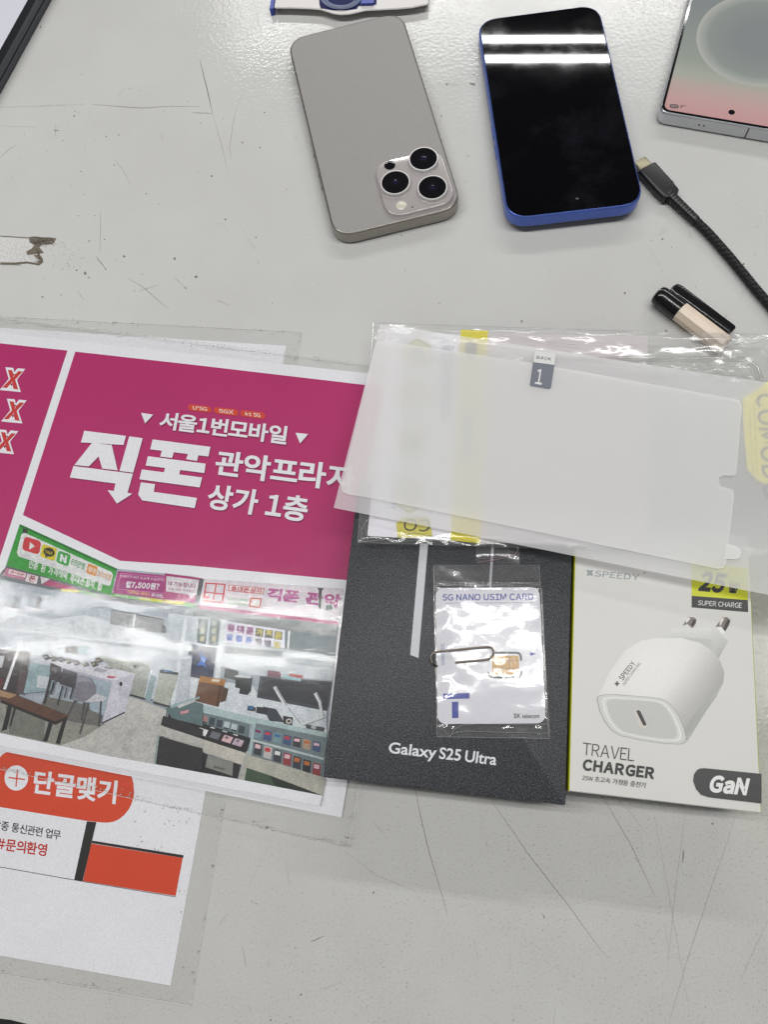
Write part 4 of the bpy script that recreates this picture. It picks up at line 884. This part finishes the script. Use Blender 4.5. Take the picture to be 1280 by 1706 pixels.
k.poly([(1238, 664), (1262, 650), (1290, 628), (1330, 640), (1350, 660), (1345, 800), (1320, 826), (1290, 815), (1262, 800), (1246, 782), (1240, 720)], C(240, 226, 0, 1.0))
k.text('COMODO', [(1294, 656), (1308, 832), (1274, 832), (1260, 656)], C(40, 40, 40), .02, cap=True, track=.12)
for i, x in enumerate((1247, 1254)):
    k.text('Premium Clear Jelly Case Series', [(x + 5, 668 + 14 * (1 - i)), (x + 11, 790), (x + 6, 790), (x, 668 + 14 * (1 - i))], C(90, 84, 40), 0, track=.06)
mb.build('label', M['card_print'], t)

# frosted protective film with its carrier sheet
PX = Plane(PG.p0 + PG.n * 3.4, PG.n)
fc = PX.hit((900, 770))
t = thing('protective_film', 'frosted screen protector film on a milky sheet with a grey number tab', 'film', fc)
def flatpoly(pts, pl, off=0, m=0):
    mb = MB(); k = Ink(mb, pl, off); k.poly(pts, (1, 1, 1, 1)); return mb
def curl(u): return 0
mb = MB(); oq = [PX.hit(p) for p in ((634, 540), (1440, 660), (1440, 1022), (556, 846))]
mb.grid(40, 20, lambda u, v: oq[0] * (1 - u) * (1 - v) + oq[1] * u * (1 - v) + oq[2] * u * v + oq[3] * (1 - u) * v + PX.n * (.5 * math.sin(u * 5 + 1) * .4 + .12 * noise.noise(Vector((u * 3, v * 2, 0)))) - PX.n * .2)
mb.build('carrier_sheet', M['backing'], t, smooth=True)
edge = [(640, 568), (900, 607), (1222, 664), (1233, 667), (1237, 676), (1236, 690), (1228, 788), (1224, 793), (1206, 792), (1199, 796), (1198, 803), (1203, 811), (1217, 814), (1223, 818), (1224, 828), (1211, 938), (1206, 946), (1197, 948), (900, 887), (620, 830), (580, 824), (570, 819), (569, 811), (625, 577), (631, 569)]
PI = Plane(PX.p0 + PX.n * .75, PX.n)
flatpoly(edge, PI).build('film_layer', M['film'], t)
M['tab'] = frost_mat('pull_tab', (.86, .86, .86), .2, .2)
flatpoly([(1211, 905), (1222, 908), (1233, 913), (1236, 920), (1234, 928), (1228, 932), (1208, 931)], PI, .02).build('pull_tab', M['tab'], t)
mb = MB(); k = Ink(mb, PI, .06, 0, at(900, 520, .296875))
k.round_quad([(-28, 216), (91, 234), (62, 434), (-57, 416)], .07, C(222, 222, 220))
k.poly([(-38, 280), (82, 296), (63, 424), (55, 433), (-50, 416), (-57, 408)], C(112, 116, 128))
k.text('BACK', [(-16, 244), (66, 256), (63, 273), (-19, 261)], C(70, 70, 84), .02, cap=True, track=.12); k.text('１', [(-14, 318), (24, 323), (10, 408), (-28, 402)], C(226, 226, 228), .01, wide=False)
mb.build('number_tab', M['card_print'], t)
# ------------------------------------------------------------------ phones
M['titanium'] = mat('grey_titanium', C(168, 164, 156), .34, .85); M['tiback'] = m = mat('matte_grey_glass', C(160, 158, 156), .5, .1, spec=.4)
vv = ramp(m, nz(m, 3000, 2).outputs['Fac'], ((.3, C(146, 143, 142)), (.7, C(166, 163, 161)))); L(m, vv, BS(m).inputs['Base Color'])
M['plateau'] = mat('polished_grey_glass', C(184, 178, 177), .12, .1, coat=.4); M['lens'] = mat('lens_glass', (.004, .004, .006), .04, ior=1.5); M['lensin'] = mat('lens_inner', (.01, .012, .03), .2)
M['ring'] = mat('lens_ring_metal', (.72, .71, .70), .3, .35); M['flash'] = mat('flash_lens', C(215, 212, 196), .2); M['dark'] = mat('black_plastic', (.012, .012, .013), .35)
def phone(name, label, cx, cy, th, w, h, t_, r, frame_m, face_m, tilt=0, lift=0, bez=.9):
    T = thing(name, label, 'smartphone', (cx, cy, lift), (tilt, 0, th))
    mb = MB(); rloft(mb, w, h, r, [(0, 1.3), (.25, .55), (1.0, 0.02), (1.6, 0), (t_ - 1.6, 0), (t_ - .75, .06), (t_ - .25, .4), (t_ - .05, bez), (t_ - .35, bez + .05)], 0, 12, cap1=True)
    mb.build('frame', frame_m, T, local=True, smooth=True, angle=50)
    mb = MB(); rloft(mb, w - 2 * bez, h - 2 * bez, r - bez, [(t_ - .3, .12), (t_ - .02, .12), (t_ + .04, .3)], 0, 12)
    return T, mb
# grey phone, back up
TH = -.05; PCx, PCy = 54.56, 335.81
T, mb = phone('smartphone', 'grey titanium phone lying face down with three round camera lenses', PCx, PCy, TH, 71.5, 149.6, 8.2, 12.5, M['titanium'], None)
mb.build('back_panel', M['tiback'], T, local=True)
def loc2(px, z, c=(PCx, PCy), th=TH):
    p = level(z).hit(px); dx, dy = p[0] - c[0], p[1] - c[1]
    return (dx * math.cos(-th) - dy * math.sin(-th), dx * math.sin(-th) + dy * math.cos(-th))
f1 = at(440, 0, .28125)
l1, l2, l3 = [loc2(f1(p), 12) for p in ((778, 1078), (945, 938), (998, 1108))]
pcx, pcy = 71.5 / 2 - 2.6 - 19.2, -149.6 / 2 + 2.6 + 19.2
mb = MB(); rloft(mb, 38.6, 38.6, 10.5, [(8.1, -.9), (8.35, -.6), (8.9, -.05), (9.7, .12), (9.95, .35), (10.05, .9)], 0, 12, pcx, pcy); mb.build('camera_plateau', M['plateau'], T, local=True, smooth=True, angle=60)
off = (pcx - (min(l1[0], l3[0]) + max(l1[0], l3[0])) / 2, 0)
for l in (l1, l2, l3):
    mb = MB(); circ(mb, *l, [(10.0, 8.4), (10.4, 8.35), (11.5, 8.3), (11.9, 8.05), (11.9, 7.5), (11.6, 7.4)], 48, cap0=False, cap1=False)
    o = mb.build('lens_ring', M['ring'], T, local=True, smooth=True, angle=40)
    mb = MB(); circ(mb, *l, [(11.5, 7.55), (11.72, 7.5), (11.76, 6.8)], 48, cap0=False); circ(mb, *l, [(11.77, 3.0), (11.79, 2.6)], 30, 1, cap0=False); circ(mb, *l, [(11.80, 1.5), (11.81, 1.4)], 24, 2, cap0=False)
    M.setdefault('lens2', mat('lens_coating', (.005, .005, .008), .08)); M.setdefault('lens3', mat('lens_pupil', (.008, .009, .028), .1))
    q = mb.build('lens_glass', [M['lens'], M['lens2'], M['lens3']], o, local=True)
for px_, r, mm, nm in (((745, 978), 2.9, M['lens'], 'depth_sensor'), ((813, 1215), 2.7, M['flash'], 'flash')):
    l = loc2(f1(px_), 10.2); mb = MB(); circ(mb, *l, [(9.9, r + .25), (10.12, r + .2), (10.2, r), (10.22 if nm != 'flash' else 10.6, r * .55)], 32, cap0=False); mb.build(nm, mm, T, local=True, smooth=True, angle=30)
mb = MB(); l = loc2(f1((880, 1225)), 10.2)
circ(mb, *l, [(10.02, .55), (10.1, .5)], 12, cap0=False); mb.build('microphone', M['dark'], T, local=True)
for y0, ln in ((-34, 6), (-22, 11), (-7.5, 11)):
    mb = MB(); mb.loft([[(-71.5 / 2 - d, y0 - 0 + yy * (ln / 2 - i_), 4.1 + zz * (1.35 - i_)) for yy, zz in ((-1, -1), (1, -1), (1, 1), (-1, 1))] for d, i_ in ((-.4, 0), (.35, 0), (.55, .3))], 0); mb.build('side_button', M['titanium'], T, local=True)
# blue phone, screen up, tipped by its camera bump
M['blue'] = mat('blue_aluminium', C(92, 118, 204), .33, .6); M['glass'] = m = mat('black_screen_glass', (.0025, .0025, .0035), .03, ior=1.42, spec=.28)
sm = ramp(m, nz(m, 38, 5, .65).outputs['Fac'], ((.48, (.022, .022, .022)), (.8, (.055, .055, .055)))); L(m, sm, BS(m).inputs['Roughness'])
sd = ramp(m, nz(m, 26, 6, .7).outputs['Fac'], ((.5, (.0014, .0014, .0022)), (.85, (.012, .012, .017)))); L(m, sd, BS(m).inputs['Base Color'])
L(m, bump(m, nz(m, 20, 2).outputs['Fac'], .3, .00004), BS(m).inputs['Normal'])
tilt = math.radians(-1.45)
T, mb = phone('smartphone', 'blue framed phone lying with its black glossy screen up', 154.89, 306.0, -.2, 71.6, 147.6, 7.8, 12.5, M['blue'], None, tilt, 1.75, .8)
mb.build('screen', M['glass'], T, local=True)
mb = MB(); rloft(mb, 34, 14 * 2.2, 8, [(-1.9, .6), (-1.7, .1), (0, 0), (.3, 0)], 0, 8, -16, -52); mb.build('camera_bump', M['blue'], T, local=True, smooth=True)
M['grille'] = mat('speaker_grille', (.09, .085, .08), .5)
mb = MB(); rloft(mb, 1.6, 1.1, .5, [(7.8, 0), (7.88, .05)], 0, 5, 2.0, -65.5); mb.build('sensor', M['grille'], T, local=True)
for y0, ln in ((-10, 8), (-24, 8)):
    mb = MB(); mb.loft([[(-71.6 / 2 - d, y0 + yy * (ln / 2 - i_), 3.9 + zz * (1.3 - i_)) for yy, zz in ((-1, -1), (1, -1), (1, 1), (-1, 1))] for d, i_ in ((-.4, 0), (.3, 0), (.5, .3))], 0); mb.build('side_button', M['blue'], T, local=True)
# silver phone with lit wallpaper, upside down to the viewer
ZT = 8.2
p0, p1 = level(ZT).hit((1098, 186)), level(ZT).hit((1280, 216.5)); e = (p1 - p0) / np.linalg.norm(p1 - p0); th = math.atan2(e[1], e[0])
n_ = np.array([-e[1], e[0], 0]); cw_, ch_ = 77.6, 162.8
c0 = p0 + e * cw_ / 2 + n_ * ch_ / 2
M['silver'] = mat('silver_metal', C(212, 214, 218), .3, .75); M['bezel'] = mat('bezel_glass', (.004, .004, .005), .05)
T, mb = phone('smartphone', 'silver phone with a lit pale pink and green wallpaper, cut by the upper right corner', c0[0], c0[1], th, cw_, ch_, 8.2, 6.0, M['silver'], None, 0, 0, .75)
mb.build('bezel', M['bezel'], T, local=True)
m = M['screen'] = bpy.data.materials.new('lit_wallpaper'); m.use_nodes = True; b = BS(m)
b.inputs['Base Color'].default_value = (.01, .01, .01, 1); b.inputs['Roughness'].default_value = .05; b.inputs['Specular IOR Level'].default_value = .0
sep = N(m, 'ShaderNodeSeparateXYZ'); L(m, coords(m), sep.inputs[0])
mp = N(m, 'ShaderNodeMapRange'); mp.inputs[1].default_value = -.081; mp.inputs[2].default_value = .0; L(m, sep.outputs[1], mp.inputs[0])
gcol = ramp(m, mp.outputs[0], ((.0, C(206, 158, 158)), (.15, C(205, 168, 164)), (.28, C(192, 176, 168)), (.36, C(176, 180, 168)), (.5, C(160, 166, 157)), (.75, C(150, 156, 152)), (1, C(142, 148, 148))))
dst = N(m, 'ShaderNodeVectorMath', operation='DISTANCE'); L(m, coords(m), dst.inputs[0]); dst.inputs[1].default_value = (.005, -.0185, .00816)
rg = N(m, 'ShaderNodeMapRange'); rg.inputs[1].default_value = .012; rg.inputs[2].default_value = .0345; L(m, dst.outputs['Value'], rg.inputs[0])
ins = ramp(m, rg.outputs[0], ((0, C(140, 147, 146)), (.7, C(150, 157, 152)), (.97, C(184, 186, 178)), (1, C(186, 188, 180))))
lt = N(m, 'ShaderNodeMath', operation='LESS_THAN'); L(m, dst.outputs['Value'], lt.inputs[0]); lt.inputs[1].default_value = .0345
L(m, mixc(m, lt.outputs[0], gcol, ins), b.inputs['Emission Color']); b.inputs['Emission Strength'].default_value = .92
mb = MB(); rloft(mb, cw_ - 4.6, ch_ - 4.6, 4.0, [(8.21, 0), (8.26, 0)], 0, 8); mb.build('display', M['screen'], T, local=True)
mb = MB(); l = loc2((1220, 187), 8.26, (c0[0], c0[1]), th); circ(mb, l[0], l[1], [(8.262, 1.75), (8.275, 1.75)], 24); mb.build('camera_hole', M['lens'], T, local=True)
mb = MB(); PSc = level(8.3); k = Ink(mb, PSc, 0, 0, at(780, 0, .390625))
k.round_quad([(862, 443), (900, 446), (900, 463), (862, 461)], .48, (.012, .012, .012, 1)); k.text('100', [(895, 459), (868, 457), (868, 447), (895, 449)], C(190, 160, 160), .02)
for i in range(4): k.poly([(908 + i * 5, 448), (911 + i * 5, 448.4), (910 + i * 5, 462 - i * 3.2), (907 + i * 5, 461.6 - i * 3.2)], (.012, .012, .012, 1))
k.poly([(928, 450), (933, 450.4), (929, 456)], (.012, .012, .012, 1))
o = mb.build('status_icons', M['card_print'], None, loc=(0, 0, 0)); o.parent = T; o.matrix_parent_inverse = (Matrix.Translation(T.location) @ T.rotation_euler.to_matrix().to_4x4()).inverted()
for px_, w_, nm, mt in (((1167, 203), 1.0, 'microphone', M['dark']), ((1175, 204.5), 1.0, 'microphone', M['dark']), ((1247, 215), .9, 'antenna_line', M['grille'])):
    l = loc2(px_, 4.5, (c0[0], c0[1]), th); mb = MB()
    hh = .9 if nm == 'microphone' else 6.4
    mb.loft([[(l[0] + sx * w_ / 2, -ch_ / 2 - d, 4.1 + sz * hh / 2) for sx, sz in ((-1, -1), (1, -1), (1, 1), (-1, 1))] for d in (-.3, .03)], 0); mb.build(nm, mt, T, local=True)

# ------------------------------------------------------------------ cable with plug
M['cable'] = m = mat('black_braid', (.012, .012, .013), .6)
bk = N(m, 'ShaderNodeTexChecker'); bk.inputs['Scale'].default_value = 1400; L(m, coords(m), bk.inputs['Vector'])
L(m, bump(m, nz(m, 1500, 1).outputs['Fac'], .9, .0004), BS(m).inputs['Normal'])
M['plug_metal'] = mat('plug_metal', C(160, 152, 128), .4, .6); M['plug_black'] = mat('plug_shell', (.010, .010, .011), .38); M['dust'] = mat('dusty_black', (.012, .012, .013), .5)
f3 = at(1040, 240, .19932)
zc = 3.3
A0 = level(zc).hit(f3((137, 138))); A1 = level(zc).hit(f3((188, 208))); A2 = level(zc).hit(f3((392, 440)))
ax_ = (A2 - A1) / np.linalg.norm(A2 - A1); sd_ = np.cross([0, 0, 1.0], ax_)
T = thing('charging_cable', 'black braided charging cable with a bare metal plug beside the blue phone', 'cable', (A2[0], A2[1], 0))
def obl(mb, p, hw, hh, r, mat=0): return [p + sd_ * x + np.array([0, 0, 1.0]) * y for x, y in rrect(hw * 2, hh * 2, r, 6)]
mb = MB(); L0 = np.linalg.norm(A2 - A1)
mb.loft([obl(mb, A1 - ax_ * s_, a, b, min(a, b) * .98) for s_, a, b in ((-.5, 4.1, 1.25), (6.3, 4.1, 1.25), (6.6, 3.9, 1.1))]); mb.build('plug', M['plug_metal'], T, smooth=True)
mb = MB(); mb.loft([obl(mb, A1 + ax_ * s_, a, b, r) for s_, a, b, r in ((0, 5.0, 2.4, 1.9), (.4, 5.5, 2.8, 2.0), (L0 - 5.5, 5.6, 2.9, 1.9), (L0 - 4.9, 5.4, 2.8, 1.9), (L0 - .5, 5.2, 2.7, 1.8), (L0 + .6, 4.0, 2.4, 1.6))])
o = mb.build('plug_housing', M['plug_black'], T, smooth=True)
mb = MB()
B1 = level(zc).hit(f3((608, 645)))
ad = (B1 - A2) / np.linalg.norm(B1 - A2); LB = np.linalg.norm(B1 - A2)
rings = []
nseg = 11
for i in range(nseg):
    for s_, f in ((0, 1.0), (.55, 1.0), (.6, .86), (.97, .86)): rings.append((i + s_, f))
pp = [A2 + ad * (-1.5 + (LB + 1.5) * q / nseg) for q, f in rings]; rr_ = [(3.05 - .5 * q / nseg) * f for q, f in rings]
mb.tube(pp, rr_, 14); mb.build('strain_relief', M['plug_black'], T)
cp = [(600, 638), (700, 735), (800, 845), (900, 960), (1000, 1082), (1100, 1205), (1204, 1325), (1330, 1470), (1500, 1640), (1750, 1800)]
P3 = [level(2.9).hit(f3(p)) for p in cp]; fine = []
for i in range(len(P3) - 1):
    p_0, p_1, p_2, p_3 = [P3[j] for j in (max(i - 1, 0), i, i + 1, min(i + 2, len(P3) - 1))]
    for s_ in range(40):
        u = s_ / 40; fine.append(.5 * (2 * p_1 + (p_2 - p_0) * u + (2 * p_0 - 5 * p_1 + 4 * p_2 - p_3) * u ** 2 + (3 * p_1 - p_0 - 3 * p_2 + p_3) * u ** 3))
mb = MB(); mb.tube(fine, [2.2 + .1 * math.sin(i * 2.1) for i in range(len(fine))], 14)
for i, v in enumerate(mb.v):
    q_, c_ = divmod(i, 14); cc_ = fine[q_]; f_ = 1 + (.05 if ((c_ + q_) // 2) % 2 else -.05); mb.v[i] = tuple(cc_[a] + (v[a] - cc_[a]) * f_ for a in range(3))
mb.v = mb.v; mb.build('braided_cord', M['cable'], T, smooth=True)

# ------------------------------------------------------------------ cream marker with black cap
M['cream'] = vary(mat('cream_plastic', C(236, 218, 198), .35), 60, .05); M['cap'] = mat('black_gloss_plastic', (.008, .008, .009), .16)
zp = 5.2
a0, a1 = level(zp).hit(f3((300, 1270))), level(zp).hit(f3((470, 1400)))
dr = (a1 - a0) / np.linalg.norm(a1 - a0); sdp = np.cross([0, 0, 1.0], dr)
T = thing('marker_pen', 'short cream marker with black cap and clip, poking under the clear bag', 'pen', (a1[0], a1[1], 0))
def pring(s_, r, n=8, sq_=1.0): return [a1 + dr * s_ + sdp * (r * math.cos(2 * math.pi * (i + .5) / n)) + np.array([0, 0, 1.0]) * (r * sq_ * math.sin(2 * math.pi * (i + .5) / n)) for i in range(n)]
LC = np.linalg.norm(a1 - a0)
mb = MB(); mb.loft([pring(s_, r, 28) for s_, r in ((-LC - 1.9, 3.2), (-LC - 1.2, 4.6), (-LC + .2, 5.15), (-LC + 2, 5.2), (-LC + 2.05, 5.08), (-LC + 2.4, 5.08), (-LC + 2.45, 5.2), (0, 5.2))]); mb.build('cap', M['cap'], T, smooth=True)
mb = MB(); mb.loft([pring(s_, r, 10) for s_, r in ((.02, 5.0), (.2, 5.2), (27, 5.2), (28, 4.6))]); mb.build('barrel', M['cream'], T)
mb = MB(); q0, q1 = level(6.5).hit(f3((415, 1215))), level(6.5).hit(f3((905, 1572))); dq = (q1 - q0) / np.linalg.norm(q1 - q0); sq2 = np.cross([0, 0, 1.0], dq)
if (q0 - a1) @ sdp < 0: pass
LQ = np.linalg.norm(q1 - q0)
mb.loft([[q0 + dq * s_ + sq2 * x + np.array([0, 0, 1.0]) * y for x, y in rrect(2 * hw, 2 * hh, min(hw, hh) * .7, 5)] for s_, hw, hh in ((-1, 1.6, 1.6), (-.2, 3.0, 2.6), (2, 3.6, 2.7), (LQ - 1, 3.2, 2.0), (LQ, 2.4, 1.6))]); mb.build('clip', M['cap'], T, smooth=True)

# ------------------------------------------------------------------ tablet at the upper left, blister pack at the top
zt = 9.0
c_, d_ = level(zt).hit((62, 0)), level(zt).hit((0, 112)); dd = (c_ - d_) / np.linalg.norm(c_ - d_); ww = np.array([dd[1], -dd[0], 0]); ww = ww if ww[0] < 0 else -ww
# outer long edge runs through c_ and d_; the rest lies beyond the frame
cen = (c_ + d_) / 2 + ww * 80 + dd * 40
T = thing('tablet', 'tablet with white screen and dark grey metal edge, cut by the upper left corner', 'tablet', (cen[0], cen[1], 0), (0, 0, math.atan2(dd[1], dd[0])))
M['darkmetal'] = mat('dark_grey_metal', (.10, .105, .12), .35, .8); M['lilac'] = vary(mat('white_panel', C(226, 226, 238), .3), 40, .03); M['rimblack'] = mat('black_rim', (.012, .013, .016), .3)
mb = MB(); rloft(mb, 240, 160, 6, [(0, 1.0), (1, 0), (4.5, 0), (4.6, .5), (5.4, .5), (5.5, 0), (zt - .6, 0), (zt, .6)], 0, 8); mb.build('body', M['darkmetal'], T, local=True, smooth=True)
mb = MB(); rloft(mb, 237.6, 157.6, 5, [(zt - .1, 0), (zt + .12, 0), (zt + .15, .2)], 0, 8); mb.build('rim', M['rimblack'], T, local=True)
mb = MB(); rloft(mb, 227, 147, 3, [(zt, 0), (zt + .2, 0)], 0, 6); mb.build('screen', M['lilac'], T, local=True)
for o_ in [c for c in T.children if c.name.startswith('body')]: pass

f6 = at(430, 0, .2421875)
zb = 5.0
g0, g1 = level(zb).hit(f6((108, 52))), level(zb).hit(f6((1170, 22))); ge = (g1 - g0) / np.linalg.norm(g1 - g0); gn = np.array([-ge[1], ge[0], 0]); GW = np.linalg.norm(g1 - g0)
T = thing('blister_pack', 'white blister pack with blue edge and a clear bulging window, cut by the top edge', 'package', ((g0 + g1)[0] / 2, (g0 + g1)[1] / 2, 0))
prof = [f6(p) for p in ((112, 52), (250, 54), (360, 58), (430, 64), (475, 78), (520, 93), (570, 99), (630, 95), (690, 82), (740, 70), (820, 66), (950, 60), (1060, 50), (1168, 28))]
fr = [level(zb).hit(p) for p in prof]
bk_ = [fr[-1] + gn * 55, fr[0] + gn * 55]
ring = fr + bk_
def insr(rg, z, sh=0): return [np.array([p[0], p[1], z]) + gn * sh for p in rg]
M['white_shell'] = mat('white_shell', C(226, 222, 220), .35); M['blue_shell'] = mat('blue_shell', C(44, 66, 170), .35)
mb = MB(); mb.loft([insr(ring, 0, 7), insr(ring, 1, 6), insr(ring, zb - .9, .5), insr(ring, zb - .5, 0), insr(ring, zb, .5)]); mb.build('shell', M['white_shell'], T, smooth=True, angle=30)
mb = MB(); s0 = level(zb).hit(f6((106, 52))); mb.loft([[s0 + ge * x + gn * y + np.array([0, 0, z - zb]) for x, y in ((-2.6, -.6), (-.15, -.2), (-.15, 52), (-2.6, 52))] for z in (0.0, zb - .3)]); mb.build('side_edge', M['blue_shell'], T)
PW = level(zb + .1)
M['navy'] = mat('navy_plastic', C(24, 30, 84), .5, spec=.2); M['clearblue'] = mat('pale_blue_plastic', C(150, 160, 190), .3)
mb = MB(); k = Ink(mb, PW, 0, 0); wq = [f6(p) for p in ((418, -40), (422, 30), (432, 60), (440, 58), (520, 72), (600, 72), (680, 62), (692, 42), (720, 40), (815, 30), (818, -40))]
k.poly(wq, (1, 1, 1, 1)); mb.build('window', M['navy'], T)
mb = MB()
for sc_, z in ((1.0, .5), (.9, 1.1), (.78, 1.6)):
    cpx = (570, -20); rgp = [(cpx[0] + 135 * sc_ * math.cos(a), cpx[1] + 80 * sc_ * math.sin(a)) for a in [math.radians(10 + 160 * i / 24) for i in range(25)]]
    mb.tube([level(zb + z).hit(f6(p)) for p in rgp], .45, 8)
mb.build('window_ridges', M['clearblue'], T, smooth=True)
mb = MB(); mb.box(tuple(level(zb + 1.0).hit(f6((755, 14)))), (8, 4, 1.6), 0, Matrix.Rotation(math.atan2(ge[1], ge[0]), 3, 'Z')); mb.build('window_clip', M['blue_shell'], T)
